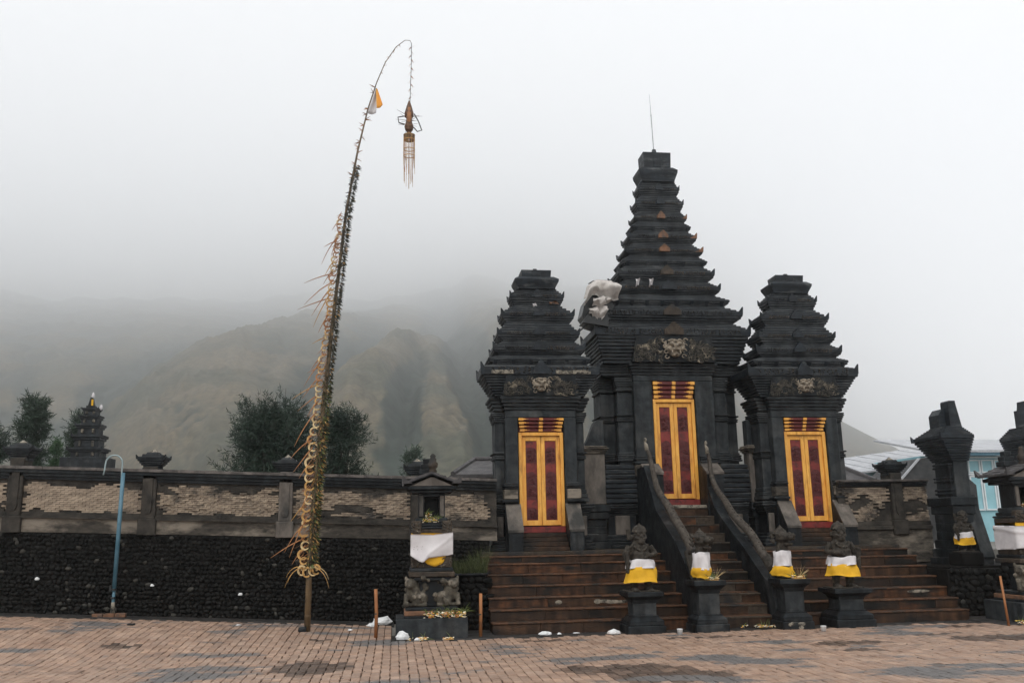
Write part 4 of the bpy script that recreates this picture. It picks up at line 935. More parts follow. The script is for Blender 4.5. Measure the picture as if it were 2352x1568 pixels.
def shrine(cx, cy, label, z0=0.0):
    root = thing('stone_shrine', (cx, cy, z0), label, 'shrine', 'small stone offering shrines'); B = lambda hw, hd, a, b, m, nm, c=.012, par=None: (lambda q: (q.cbox(cx, cy, hw, hd, z0+a, z0+b, c, .002), q.build(nm, m, par or root))[1])(MB())
    B(.57, .5, -.05, .31, 'andesite_wall', 'base'); B(.45, .4, .31, .345, 'andesite', 'step'); B(.44, .39, .345, .42, 'rust_stone', 'step'); B(.42, .37, .42, .475, 'andesite', 'step'); B(.2, .24, .475, .9, 'andesite', 'core')
    B(.3, .3, .88, .94, 'andesite', 'moulding'); B(.37, .34, .94, 1.02, 'andesite_brown', 'cap_slab'); B(.35, .32, 1.02, 1.08, 'andesite', 'cap_slab')
    lion(root, cx-.24, cy-.2, z0+.475, .95, 1); lion(root, cx+.25, cy-.2, z0+.475, .95, -1)
    bl = B(.33, .29, 1.08, 1.7, 'andesite_brown', 'carved_block'); B(.345, .3, 1.7, 1.74, 'andesite', 'moulding')
    for sx in (-1, 1):
        for k in range(2): carved_band(bl, cx+sx*.22-.1, cx+sx*.22+.1, cy-.292, z0+1.09+.2*k, z0+1.25+.2*k, 'lion_stone', 3+k, 1.4, 'carving', .025)
        t = MB(); t.box(cx+sx*.25-.08, cx+sx*.25+.08, cy-.32, cy-.2, z0+1.62, z0+1.83, .015); f = t.build('corner_block', 'andesite_brown', root); carved_band(f, cx+sx*.25-.07, cx+sx*.25+.07, cy-.322, z0+1.64, z0+1.81, 'carving', 8, 1.6, 'carving', .02)
    B(.3, .27, 1.74, 1.8, 'andesite', 'shelf'); B(.26, .25, 1.8, 1.88, 'andesite_wall', 'shelf')
    n = MB(); n.box(cx-.22, cx-.12, cy-.2, cy+.2, z0+1.88, z0+2.28, .008); n.box(cx+.12, cx+.22, cy-.2, cy+.2, z0+1.88, z0+2.28, .008); n.box(cx-.12, cx+.12, cy+.08, cy+.2, z0+1.88, z0+2.28, .004); n.box(cx-.12, cx+.12, cy-.2, cy+.08, z0+2.22, z0+2.28, .004); n.build('niche', 'andesite', root)
    for sx in (-1, 1):
        p = MB(); p.box(cx+sx*.17-.032, cx+sx*.17+.032, cy-.225, cy-.19, z0+1.9, z0+2.24, .006); p.build('pale_jamb', 'plaster', root)
    B(.34, .32, 2.28, 2.33, 'andesite', 'eave'); B(.4, .37, 2.33, 2.39, 'andesite', 'eave')
    g = MB(); g.prism([(cx-.34, z0+2.395), (cx+.34, z0+2.395), (cx+.03, z0+2.53), (cx-.03, z0+2.53)], 'y', cy-.36, cy+.36); g.build('gable', 'plaster', root)
    roof = MB(); roof.prism([(cx-.45, z0+2.41), (cx, z0+2.57), (cx+.45, z0+2.41), (cx+.45, z0+2.44), (cx, z0+2.61), (cx-.45, z0+2.44)], 'y', cy-.4, cy+.4); rf = roof.build('roof', 'andesite_roof', root)
    for sx in (-1, 1):
        for i in range(4):
            for j in range(5):
                u0, u1 = i/4, (i+1)/4; xa, xb = cx+sx*.46*u0, cx+sx*.46*u1; za, zb = z0+2.625-.175*u0, z0+2.625-.175*u1; y0 = cy-.42+.168*j; k = R.uniform(-.006, .006); s = MB()
                s.hexa([(xa, y0+.004, za-.035), (xb, y0+.004, zb-.035), (xb, y0+.164, zb-.035), (xa, y0+.164, za-.035), (xa, y0+.004, za+k), (xb, y0+.004, zb+.012+k), (xb, y0+.164, zb+.012+k), (xa, y0+.164, za+k)]); s.build('roof_slate', 'roof_tile', rf)
        for sy in (-1, 1):
            h = MB(); horn(h, cx+sx*.48, cy+sy*.44, z0+2.43, .17, .14, sx, sy, .12); h.build('corner_horn', 'roof_tile', rf)
    f = MB(); f.lathe(cx+.02, cy-.2, [(.05, z0+2.6), (.07, z0+2.64), (.05, z0+2.68), (.08, z0+2.71), (.085, z0+2.77), (.055, z0+2.8), (.06, z0+2.84), (.04, z0+2.87), (.05, z0+2.89), (.02, z0+2.93)], 10); f.build('finial', 'andesite_brown', root, smooth=True)
    c = MB()
    for k in range(3): c.cbox(cx-.07, cy+.1, .13-.03*k, .12-.03*k, z0+2.6+.09*k, z0+2.69+.09*k, .01)
    c.build('ridge_block', 'andesite', root)
    return root
shrine(.6, 15.32, 'stone shrine wrapped in white cloth standing left of the broad stairs')
shrine(10.9, 14.75, 'stone shrine with draped white cloth at the right edge of the photo', 0.02)

def drape(name, label, m, fn, nu, nv, cat, group=None, thick=.006):
    mb = MB(); A = [[Vector(fn(i/nu, j/nv)) for i in range(nu+1)] for j in range(nv+1)]
    for lay in (0, 1):
        for j in range(nv+1):
            for i in range(nu+1): mb.v.append(tuple(A[j][i]+Vector((0, thick*lay, 0))))
    n = nu+1; T = n*(nv+1)
    for j in range(nv):
        for i in range(nu): a = j*n+i; mb.f.append((a, a+1, a+n+1, a+n)); mb.m.append(0); mb.f.append((T+a+n, T+a+n+1, T+a+1, T+a)); mb.m.append(0)
    for j in range(nv):
        for i in (0, nu): a = j*n+i; mb.f.append((a, a+n, T+a+n, T+a)); mb.m.append(0)
    for i in range(nu):
        for j in (0, nv): a = j*n+i; mb.f.append((a, a+1, T+a+1, T+a)); mb.m.append(0)
    c = A[nv//2][nu//2]; o = mb.build(name, m, None, smooth=True, origin=tuple(c)); return tag(o, label, cat, group)
def wrap_xy(u, cx, cy, hw, hd):                                   # round the front of a block from side to side
    L = .25*hd+2*hw+.25*hd; s = u*(1.2*hd+2*hw)-.6*hd
    if s < 0: return cx-hw, cy-hd-s
    if s > 2*hw: return cx+hw, cy-hd+(s-2*hw)
    return cx-hw+s, cy-hd
def wrap_far(u, cx, cy, hw, hd):
    s = u*(3.4*hd+2*hw)-1.7*hd
    if s < 0: return cx-hw, cy-hd-s
    if s > 2*hw: return cx+hw, cy-hd+(s-2*hw)
    return cx-hw+s, cy-hd
def cl1(u, v):
    x, y = wrap_xy(u, .6, 15.32, .345, .31); top = 1.6+.04*u+.01*math.sin(u*9); bot = lerp_tab([(0, 1.3), (.16, 1.29), (.3, 1.19), (.36, 1.165), (.45, 1.24), (.75, 1.27), (.86, 1.3), (.93, 1.17), (1, 1.14)], u)
    f = math.sin(u*10+v*4)*.012+.018*math.sin((u*.8+v*.9)*7)*v+.02*max(0, 1-abs((u-.36)-(1-v)*.55)/.06)
    return x, y-.012-f-.025*v, top+(bot-top)*v
drape('white_cloth', 'white cloth wrapped round the shrine left of the stairs', 'white_cloth', cl1, 40, 16, 'cloth')
def cl2(u, v):
    x, y = wrap_xy(u, .6, 15.32, .335, .3); top = 1.645-.025*u; bot = lerp_tab([(0, 1.5), (.25, 1.4), (.42, 1.14), (.55, 1.1), (.68, 1.15), (.75, 1.35), (1, 1.45)], u)
    return x, y-.006-.008*math.sin(u*14), top+(bot-top)*v
drape('yellow_cloth', 'yellow cloth showing above and below the white one on the left shrine', 'yellow_cloth', cl2, 32, 12, 'cloth')
def cl3(u, v):
    x, y = wrap_far(u, 10.9, 14.75, .37, .33); top = 1.6-.02*math.sin(u*math.pi); bot = lerp_tab([(0, 1.18), (.25, 1.19), (.36, 1.22), (.46, 1.34), (.54, 1.3), (.66, 1.18), (1, 1.1)], u)
    s = abs(u-.5); f = .02*math.sin(s*30-v*3)*v+.02*max(0, 1-abs(v-.22-.12*math.cos((u-.5)*6))/.1)
    k = 1 if x > 10.9-.369 else 0; return x-(1-k)*(.015+f), y-k*(.015+f+.03*v), top+(bot-top)*v
drape('white_cloth', 'white cloth hung in swags on the shrine at the right edge', 'white_cloth', cl3, 40, 16, 'cloth')
def cl4(u, v):
    x, y = wrap_far(u, 10.9, 14.75, .36, .32); return x, y-.012, 1.64-.05*math.sin(u*math.pi)*0-.1*v
drape('yellow_cloth', 'yellow cloth edge above the white swags on the right shrine', 'yellow_cloth', cl4, 24, 4, 'cloth')
flowers('flower_offering', 'offering in the niche of the left shrine, pale flowers and upright leaves', .51, .72, 15.1, 15.3, 1.88, 26, group='flower offerings', hmax=.08, greens=.9)
flowers('flower_offering', 'spread of pale palm leaves and petals on the ledge under the left shrine niche', .4, .82, 15.03, 15.1, 1.8, 60, group='flower offerings', hmax=.07, greens=.8)
flowers('flower_offering', 'long row of white and yellow flowers along the base of the left shrine', .38, 1.12, 14.83, 14.93, .31, 170, group='flower offerings', hmax=.07, greens=.55, scale=1.35)
flowers('flower_offering', 'trampled flowers on the ground before the left shrine base', .2, .62, 14.55, 14.72, .005, 70, group='flower offerings', hmax=.04, greens=.2)
flowers('flower_offering', 'few dry petals on the ground near the right corner of the left shrine', .75, .95, 14.6, 14.7, .005, 25, group='flower offerings', hmax=.03, greens=.1)
flowers('flower_offering', 'offering before the left serpent head on its pedestal', 5.08, 5.28, 14.56, 14.66, .8, 26, group='flower offerings', hmax=.06, greens=1.6)
flowers('flower_offering', 'offering before the right serpent head on its pedestal', 6.52, 6.76, 14.56, 14.66, .79, 30, group='flower offerings', hmax=.06, greens=1.4)
flowers('flower_offering', 'flowers scattered at the foot of the narrow middle stairs', 5.75, 6.3, 14.85, 15.0, .005, 70, group='flower offerings', hmax=.04, greens=.3)
flowers('flower_offering', 'dim flowers on the ground at the foot of the right shrine', 10.1, 10.6, 14.0, 14.15, .02, 60, group='flower offerings', hmax=.06, greens=.4)
flowers('flower_offering', 'offering in the niche of the right shrine', 10.82, 11.0, 14.52, 14.62, 1.9, 30, group='flower offerings', hmax=.07, greens=.9)
for i, (sp, lab, sgn) in enumerate((((5.18, 14.64, .81), 'pale palm leaf bundle fanned beside the left serpent pedestal offering', 1), ((6.62, 14.64, .8), 'pale palm leaf bundle fanned beside the right serpent pedestal offering', 1))):
    m = MB()
    for k in range(9): m.blade((sp[0]+.05, sp[1]-.02, sp[2]+.02), (-.9+.25*k, -.1, .55+.1*(k % 3)), .2, .012, .2, Vector((0, 1, .3)))
    m.blob((sp[0]+.05, sp[1]-.02, sp[2]+.02), (.06, .05, .02)); tag(m.build('palm_leaf_bundle', 'palm_pale', origin=sp), lab, 'offering')

# ================================================================== SPLIT GATE AND RIGHT SIDE
def split_tower(xf, sg, yc, label):
    """half of a split gate: sg=+1 has its flush face on the right at xf"""
    root = thing('split_gate_tower', (xf-sg*.15, yc, .85), label, 'gate tower', 'halves of the split gate'); f0 = yc-.3; b0 = yc+.3
    def B(mb, w, z0, z1, over=0, fl=0, c=.007):
        a, b = sorted((xf+sg*fl, xf-sg*w)); mb.box(a, b, f0-over, b0+over, z0, z1, c)
    s = MB(); B(s, .3, .85, 2.86); s.build('shaft', 'andesite_wall', root)
    p = MB(); a, b = sorted((xf-sg*.26, xf-sg*.36)); p.box(a, b, f0+.06, b0-.06, .85, 2.8, .01)
    for z in (2.2, 2.27, 2.44, 2.5, 2.7, 2.76): p.box(a-.03, b+.03, f0+.03, b0-.03, z, z+.04, .006)
    p.build('pilaster', 'andesite', root)
    q = MB(); a, b = sorted((xf-sg*.03, xf-sg*.42)); moulding_stack(q, (a+b)/2, yc, (b-a)/2, .33, .85, 2.15, (.12, .08, .04, 0, 0, 0, .04, .08), .01); q.build('base', 'andesite', root)
    c = MB(); n = 9
    for i in range(n):
        t = (i+1)/n; B(c, .32+.26*t, 2.84+.42*i/n, 2.84+.42*(i+1)/n-.006, .02+.17*t, .02+.05*t)
    c.build('cornice', 'andesite_roof', root)
    c = MB(); B(c, .6, 3.26, 3.34, .2, .08); t = c.build('eave_slab', 'andesite_roof', root)
    for sy in (-1, 1):
        h = MB(); horn(h, xf-sg*.63, yc+sy*.52, 3.26, .14, .14, -sg, sy, .1); h.build('corner_horn', 'andesite_roof', t)
    c = MB()
    for i in range(6): B(c, .56-.04*i, 3.34+.03*i, 3.34+.03*(i+1)-.003, .17-.035*i, .07-.015*i)
    c.build('roof_step', 'andesite_roof', root)
    c = MB(); w = .36; pts = [(xf-sg*.14, 3.515), (xf-sg*w, 3.515), (xf-sg*w, 3.76), (xf-sg*(w-.09), 3.88), (xf-sg*.14, 3.88)]; c.prism(pts, 'y', yc-.1, yc+.24); c.build('crown_block', 'andesite_roof', root)
    c = MB(); pts = [(xf+sg*.02, 3.515), (xf-sg*.22, 3.515), (xf-sg*.22, 4.0), (xf-sg*.2, 4.03), (xf-sg*.07, 4.03), (xf-sg*.06, 3.95)]; c.prism(pts, 'y', yc-.24, yc+.02); c.build('crown_fin', 'andesite_roof', root)
    return root
split_tower(11.06, 1, 16.6, 'split gate half with its flat face on the right, left of the blue wall')
split_tower(12.45, -1, 16.6, 'split gate half cut by the right edge of the photo, flat face on the left')
root = thing('gate_stair_wall', (11.1, 16.4, .8), 'sloping dark stone cheek wall between the split gate tower and right shrine', 'wall')
m = MB(); m.prism([(16.75, .85), (16.1, .85), (16.1, 1.02), (16.5, 2.17), (16.75, 2.17)], 'x', 10.98, 11.22); m.build('cheek', 'andesite', root)
m = MB(); m.hexa([(10.97, 16.08, .98), (11.23, 16.08, .98), (11.23, 16.47, 2.15), (10.97, 16.47, 2.15), (10.97, 16.06, 1.02), (11.23, 16.06, 1.02), (11.23, 16.45, 2.19), (10.97, 16.45, 2.19)]); m.build('coping_slab', 'andesite_wall', root)
root = thing('cobble_platform', (11.2, 16.3, 0), 'low dark cobble platform under the split gate, right of the broad stairs', 'wall')
m = MB(); m.box(10.0, 13.2, 15.7, 18, -.05, .84, .02); m.box(10.02, 13.2, 15.75, 18, .84, .88, .02); m.box(10.38, 10.82, 15.78, 16.22, .88, 1.12, .02); m.build('core', 'mortar', root)
cobbles(root, 10.0, 12.6, lambda x: 0, lambda x: .84, lambda t: 15.69, 150, .12)
root = thing('planter', (1.28, 16.4, 0), 'low cobble planter with grass between left shrine and broad stairs', 'planter')
m = MB(); m.box(.92, 1.6, 15.95, 17.4, -.05, .9, .02); m.build('core', 'mortar', root); cobbles(root, .93, 1.58, lambda x: 0, lambda x: .88, lambda t: 15.94, 60, .11)
m = MB(); m.box(.9, 1.61, 15.9, 17.3, .9, .94, .015, .004); m.build('rim', 'andesite', root)
m = MB()
for i in range(900):
    x = R.uniform(.95, 1.6); m.blade((x, R.uniform(16.0, 16.9), .93), (R.uniform(-.5, .5), R.uniform(-.5, .2), 1), R.uniform(.08, .3)*(1+.9*max(0, (x-1.25)/.35)), .006, .5)
o = m.build('grass', 'grass', kind='stuff'); tag(o, 'tuft of green grass growing in the planter beside the stairs', 'grass')

# ================================================================== BUILDINGS BEHIND
def hip_roof(name, label, x0, x1, Y, z0, z1, ridge, depth, mt='roof_tile'):
    root = thing(name, ((x0+x1)/2, Y+depth/2, 1.1), label, 'pavilion'); xm = (x0+x1)/2; ym = Y+depth/2
    w = MB(); w.box(x0+.35, x1-.35, Y+.35, Y+depth-.35, 1.1, z0-.002); w.build('wall', 'soot_plaster', root)
    r = MB(); a, b = xm-ridge/2, xm+ridge/2; r.add([(x0, Y, z0), (x1, Y, z0), (x1, Y+depth, z0), (x0, Y+depth, z0), (x0, Y, z0+.08), (x1, Y, z0+.08), (x1, Y+depth, z0+.08), (x0, Y+depth, z0+.08), (a, ym, z1), (b, ym, z1)],
        [(3, 2, 1, 0), (0, 1, 5, 4), (1, 2, 6, 5), (2, 3, 7, 6), (3, 0, 4, 7), (4, 5, 9, 8), (6, 7, 8, 9), (5, 6, 9), (7, 4, 8)]); rf = r.build('roof', mt, root)
    t = MB(); t.tube([(a-.02, ym, z1+.02), (b+.02, ym, z1+.02)], .07, 8)
    for e, q in (((x0, Y), a), ((x1, Y), b), ((x0, Y+depth), a), ((x1, Y+depth), b)): t.tube([(e[0], e[1], z0+.1), (q, ym, z1+.02)], .06, 6)
    t.build('ridge_tile', 'roof_tile', rf)
p0, p1 = at(1040, 1092, 21), at(1185, 1092, 21); top = at(1118, 1060, 22.5)
hip_roof('pavilion', 'dark hip roofed pavilion peeping over the wall left of the left gate', p0.x, p1.x+1, 21, p0.z-.05, top.z+.05, 1.2, 3.2)
p0, p1 = at(1925, 1108, 21), at(2012, 1108, 21); top = at(1946, 1068, 22.4)
hip_roof('pavilion', 'dark roofed pavilion behind the patchy brick wall on the right', p0.x-1.6, p1.x, 21, p0.z-.05, top.z+.1, 1.6, 3.0)
# long house with a pale metal roof
Y0, Y1 = 27.5, 31.0; a0, a1 = at(1968, 1087, Y0), at(2185, 1042, Y0); b0 = at(1990, 1064, Y1); 
root = thing('long_house', ((a0.x+a1.x)/2, 30, 1.1), 'dark walled house with a pale sloping metal roof behind the right wall', 'house')
za, zb = a0.z, at(2125, 1052, Y0).z; m = MB()
m.box(a0.x+.3, a1.x+1.2, Y0+.5, Y1+2, 1.1, min(za, zb)-.05); w = m.build('wall', 'dark_wood', root)
m = MB(); zr = at(2130, 1027, Y1).z; zl = at(1972, 1066, Y1).z; m.hexa([(a0.x-.2, Y0, za-.04), (a1.x+1.6, Y0, zb+.05), (a1.x+1.6, Y1, zr), (a0.x-.0, Y1, zl), (a0.x-.2, Y0, za+.02), (a1.x+1.6, Y0, zb+.11), (a1.x+1.6, Y1, zr+.06), (a0.x, Y1, zl+.06)]); rf = m.build('roof', 'roof_metal', root)
for i in range(9):
    t = (i+.5)/9; m = MB(); xa, xb = a0.x-.2+(a1.x+1.8-a0.x)*t, a0.x+(a1.x+1.6-a0.x)*t; z_, y_ = za+.03+(zb+.09-za)*t, zl+.07+(zr-zl)*t; m.tube([(xa, Y0, z_), (xb, Y1, y_)], .02, 5); m.build('roof_seam', 'roof_metal', rf)
p, q = at(2058, 1115, 25), at(2112, 1052, 25); m = MB(); m.hexa([(p.x-.04, 25, p.z), (p.x+.04, 25, p.z), (p.x+.04, 25.06, p.z), (p.x-.04, 25.06, p.z), (q.x-.04, 25, q.z), (q.x+.04, 25, q.z), (q.x+.04, 25.06, q.z), (q.x-.04, 25.06, q.z)])
root = thing('gabled_hut', (p.x+1.2, 26, 1.1), 'dark gabled hut with a pale barge board behind the split gate tower', 'hut'); m.build('barge_board', 'roof_metal', root)
m = MB(); m.prism([(p.x-.1, 1.1), (p.x+2.6, 1.1), (p.x+2.6, p.z), (q.x+1.1, q.z-.2), (q.x+.4, q.z+.05), (q.x, q.z-.03), (p.x-.1, p.z)], 'y', 25.07, 27.0); m.build('gable_wall', 'dark_wood', root)
m = MB(); m.box(p.x-.5, p.x+.25, 24.98, 25.05, p.z-.08, p.z, .01); m.build('eave_board', 'white_paint', root)
# light blue building with white trimmed panels
YB = 26.0; bx = lambda x: at(x, 1100, YB).x; bz = lambda y: at(2240, y, YB).z
root = thing('blue_building', (bx(2240), YB+2, 1.1), 'light blue building with white trim seen between the split gate halves', 'building')
m = MB(); m.box(bx(2120), bx(2440), YB+.03, YB+5, 1.1, bz(1046)); m.build('wall', 'light_blue', root)
m = MB(); zt_, ze = at(2240, 1013, YB+2.4).z, bz(1041); m.hexa([(bx(2110), YB-.6, ze), (bx(2450), YB-.6, ze), (bx(2450), YB+2.4, zt_), (bx(2110), YB+2.4, zt_), (bx(2110), YB-.6, ze+.06), (bx(2450), YB-.6, ze+.06), (bx(2450), YB+2.4, zt_+.06), (bx(2110), YB+2.4, zt_+.06)]); rf = m.build('roof', 'roof_metal', root)
m = MB(); m.box(bx(2112), bx(2448), YB-.55, YB-.5, bz(1049), ze-.003, .01); m.build('fascia', 'blue_paint', rf)
def win(x0, x1, y0, y1, nm='window'):
    X0, X1, Z0, Z1 = bx(x0), bx(x1), bz(y1), bz(y0); f = MB(); t = .045
    f.box(X0, X0+t, YB-.04, YB+.02, Z0, Z1, .005); f.box(X1-t, X1, YB-.04, YB+.02, Z0, Z1, .005); f.box(X0+t, X1-t, YB-.04, YB+.02, Z0, Z0+t, .005); f.box(X0+t, X1-t, YB-.04, YB+.02, Z1-t, Z1, .005)
    o = f.build(nm, 'white_paint', root); g = MB(); g.box(X0+t, X1-t, YB-.012, YB+.01, Z0+t, Z1-t, .003); g.build('pane', 'light_blue', o)
for i in range(8): win(2196+30*i, 2224+30*i, 1055, 1086)
for i in range(8): win(2196+30*i, 2224+30*i, 1092, 1172, 'door')
for y in (1050, 1089): m = MB(); m.box(bx(2130), bx(2440), YB-.06, YB+.025, bz(y+2), bz(y-2), .006); m.build('trim_rail', 'white_paint', root)

# far pagoda shrine on the left
def pagoda():
    Y = 31.0; B = at(205, 1072, Y); s = at(255, 1068, Y).x-at(155, 1068, Y).x; zc = lambda y: at(205, y, Y).z; cx = at(207, 1000, Y).x
    root = thing('pagoda_shrine', (cx, Y, 1.1), 'distant dark tiered pagoda with white and yellow cloth at its tip, behind the wall', 'shrine'); k = s/100
    m = MB(); m.cbox(cx, Y, 52*k, 40*k, 1.1, zc(1052)); m.build('base', 'andesite', root)
    for i, (ya, yb, hw) in enumerate(((1052, 1030, 39), (1030, 1000, 33), (1000, 975, 28), (975, 955, 23), (955, 938, 18.5))):
        t = MB(); z0, z1 = zc(ya), zc(yb); h = z1-z0; t.cbox(cx, Y, hw*k*.84, hw*k*.7, z0, z0+h*.6, .01); t.cbox(cx, Y, hw*k*.95, hw*k*.8, z0+h*.58, z0+h*.8, .01); t.cbox(cx, Y, hw*k*1.05, hw*k*.9, z0+h*.78, z1, .01); o = t.build('tier', 'andesite', root)
        for sx in (-1, 1):
            q = MB(); horn(q, cx+sx*hw*k*1.06, Y-hw*k*.9, z1-.05, hw*k*.3, h*.35, sx, -1); q.build('corner_horn', 'andesite', o)
            q = MB(); q.box(cx+sx*hw*k*.45-3*k, cx+sx*hw*k*.45+3*k, Y-hw*k*.8, Y-hw*k*.6, z0+.04, z0+h*.55, .02); q.build('carved_niche', 'carving', o)
    t = MB(); z = zc(938); t.cbox(cx-2*k, Y, 10*k, 9*k, z, zc(932), .01); t.loft(cx-2*k, Y, [(zc(932)-.003, 7*k, 6*k), (zc(912), 3*k, 3*k)]); t.build('spire', 'andesite', root)
    t = MB(); t.box(cx-1*k, cx+3.5*k, Y-8*k, Y-6.3*k, zc(936), zc(918), .02); t.build('yellow_cloth', 'yellow_cloth', root)
    t = MB(); t.blob((cx-.5*k, Y, zc(909)), (4*k, 4*k, .12)); t.build('white_knot', 'white_cloth', root)
    t = MB(); t.blob((cx+22*k, Y-6*k, zc(936)), (4*k, 4*k, .1)); t.build('white_knot', 'white_cloth', root)
pagoda()

# ================================================================== TREES
def tree(name, label, Y, px0, px1, ptop, pbase, n, m='foliage', blade=.3, width=.02, lobes=9, group='trees behind the courtyard wall', wisp=.5, seed=1, bare=0.0, cone=False, wide=False):
    rr = random.Random(seed); a, b = at(px0, pbase, Y), at(px1, pbase, Y); xc = (a.x+b.x)/2; hw = (b.x-a.x)/2; zt = at((px0+px1)/2, ptop, Y).z; z0 = 1.1; zb = min(a.z, 3.2); H = zt-z0
    root = thing(name, (xc, Y, z0), label, 'tree', group)
    t = MB(); t.tube([(xc, Y, z0-.1), (xc+.03*hw, Y, z0+H*.35), (xc-.05*hw, Y, z0+H*.7), (xc, Y, z0+H*.9)], [.05*hw+.06, .04*hw+.05, .03*hw+.02, .012], 8); t.build('trunk', 'bark', root, smooth=True)
    L = []; lm = MB()
    for i in range(lobes):
        w = 2*math.pi*i/lobes+rr.uniform(-.4, .4); f = rr.uniform(.35, .95); hz = rr.uniform(.3 if not wide else .22, .93); env = (math.sqrt(max(.05, 1-(hz-.38)**2/.42)) if not wide else math.sqrt(max(.05, 1.04-(hz-.1)**2/.72))*1.12) if not cone else 1.05-hz
        L.append((xc+hw*.72*f*env*math.cos(w), Y+hw*.6*f*env*math.sin(w), z0+H*hz, hw*rr.uniform(.26, .42)*(1 if not cone else .8), rr.uniform(.75, 1.25)))
    L.append((xc, Y, z0+H*.85, hw*.3, 1.0)); L.append((xc, Y, z0+H*.5, hw*.5, .9))
    for (x, y, z, r, q) in L:
        hb = z0+H*min(.75, rr.uniform(.2, .6)); k = (xc, Y, hb); md = ((x+xc)/2+rr.uniform(-.1, .1)*hw, (y+Y)/2, (z+hb)/2+.1); lm.tube([k, md, (x, y, z)], [.03*hw+.015, .02*hw+.01, .008], 5)
        for j in range(int(3+6*bare)):
            d = Vector((rr.gauss(0, 1), rr.gauss(0, .7), rr.uniform(.2, 1.6))).normalized(); e = Vector((x, y, z))+d*r*rr.uniform(.8, 1.5); lm.tube([(x, y, z), Vector((x, y, z))+d*r*.5+Vector((0, 0, -.03)), e], [.012, .008, .004], 4)
    lm.build('limbs', 'bark', root)
    mb = MB(); tot = sum(r**2 for *_, r, q in L)
    for (x, y, z, r, q) in L:
        c = Vector((x, y, z)); cl = int(n*r*r/tot*q*(1-bare)/14)
        for i in range(cl):                                       # a twig with a spray of needles
            d = Vector((rr.gauss(0, 1), rr.gauss(0, 1), rr.gauss(0, .85))).normalized(); u = rr.random()**.5; p0 = c+d*r*u*rr.uniform(.8, 1.15)
            g0 = (d*.8+Vector((rr.gauss(0, .4), rr.gauss(0, .4), wisp+rr.gauss(0, .3)))).normalized(); tl = blade*rr.uniform(.7, 1.7)
            for k in range(14):
                p = p0+g0*tl*(k/14)+Vector((rr.gauss(0, .02), rr.gauss(0, .02), rr.gauss(0, .02))); g = (g0*.7+Vector((rr.gauss(0, .6), rr.gauss(0, .6), rr.gauss(0, .5)))).normalized()
                sd = g.cross(Vector((rr.gauss(0, 1), rr.gauss(0, 1), rr.gauss(0, 1)))).normalized(); mb.blade(p, g, blade*.55*rr.uniform(.5, 1.3), width*rr.uniform(.7, 1.3), .3, sd, 2)
    mb.build('crown', m, root, kind='stuff')
tree('pine_tree', 'big bushy dark green tree behind the wall, left of the tall decorated pole', 25, 484, 752, 930, 1095, 46000, 'foliage', .26, .015, 70, seed=3, wisp=.45, wide=True)
tree('pine_tree', 'thinner dark tree with bare twigs on top, right of the tall decorated pole', 25.5, 690, 862, 938, 1095, 24000, 'foliage', .24, .014, 38, seed=5, bare=.16, wide=True)
tree('pine_tree', 'tall feathery grey green tree left of the distant pagoda', 34, 22, 112, 900, 1070, 22000, 'foliage_soft', .3, .019, 44, seed=8, bare=.12, wisp=.8)
tree('cypress_shrub', 'small bright green conical shrub between the feathery tree and pagoda', 32, 102, 150, 1000, 1075, 10000, 'foliage_bright', .18, .02, 20, seed=9, cone=True, wisp=.8)
tree('pine_tree', 'pale feathery tree directly behind the distant pagoda', 36, 132, 224, 942, 1075, 18000, 'foliage_soft', .3, .017, 24, seed=12, wisp=.7, bare=.1)
tree('pine_tree', 'dark tree cut by the left edge of the photo', 32, -55, 26, 950, 1070, 10000, 'foliage', .26, .017, 20, seed=14)
tree('pine_tree', 'small faint tree behind the roof of the left stone shrine', 36, 912, 976, 1028, 1098, 5000, 'foliage_soft', .26, .017, 18, seed=17, wisp=.8)

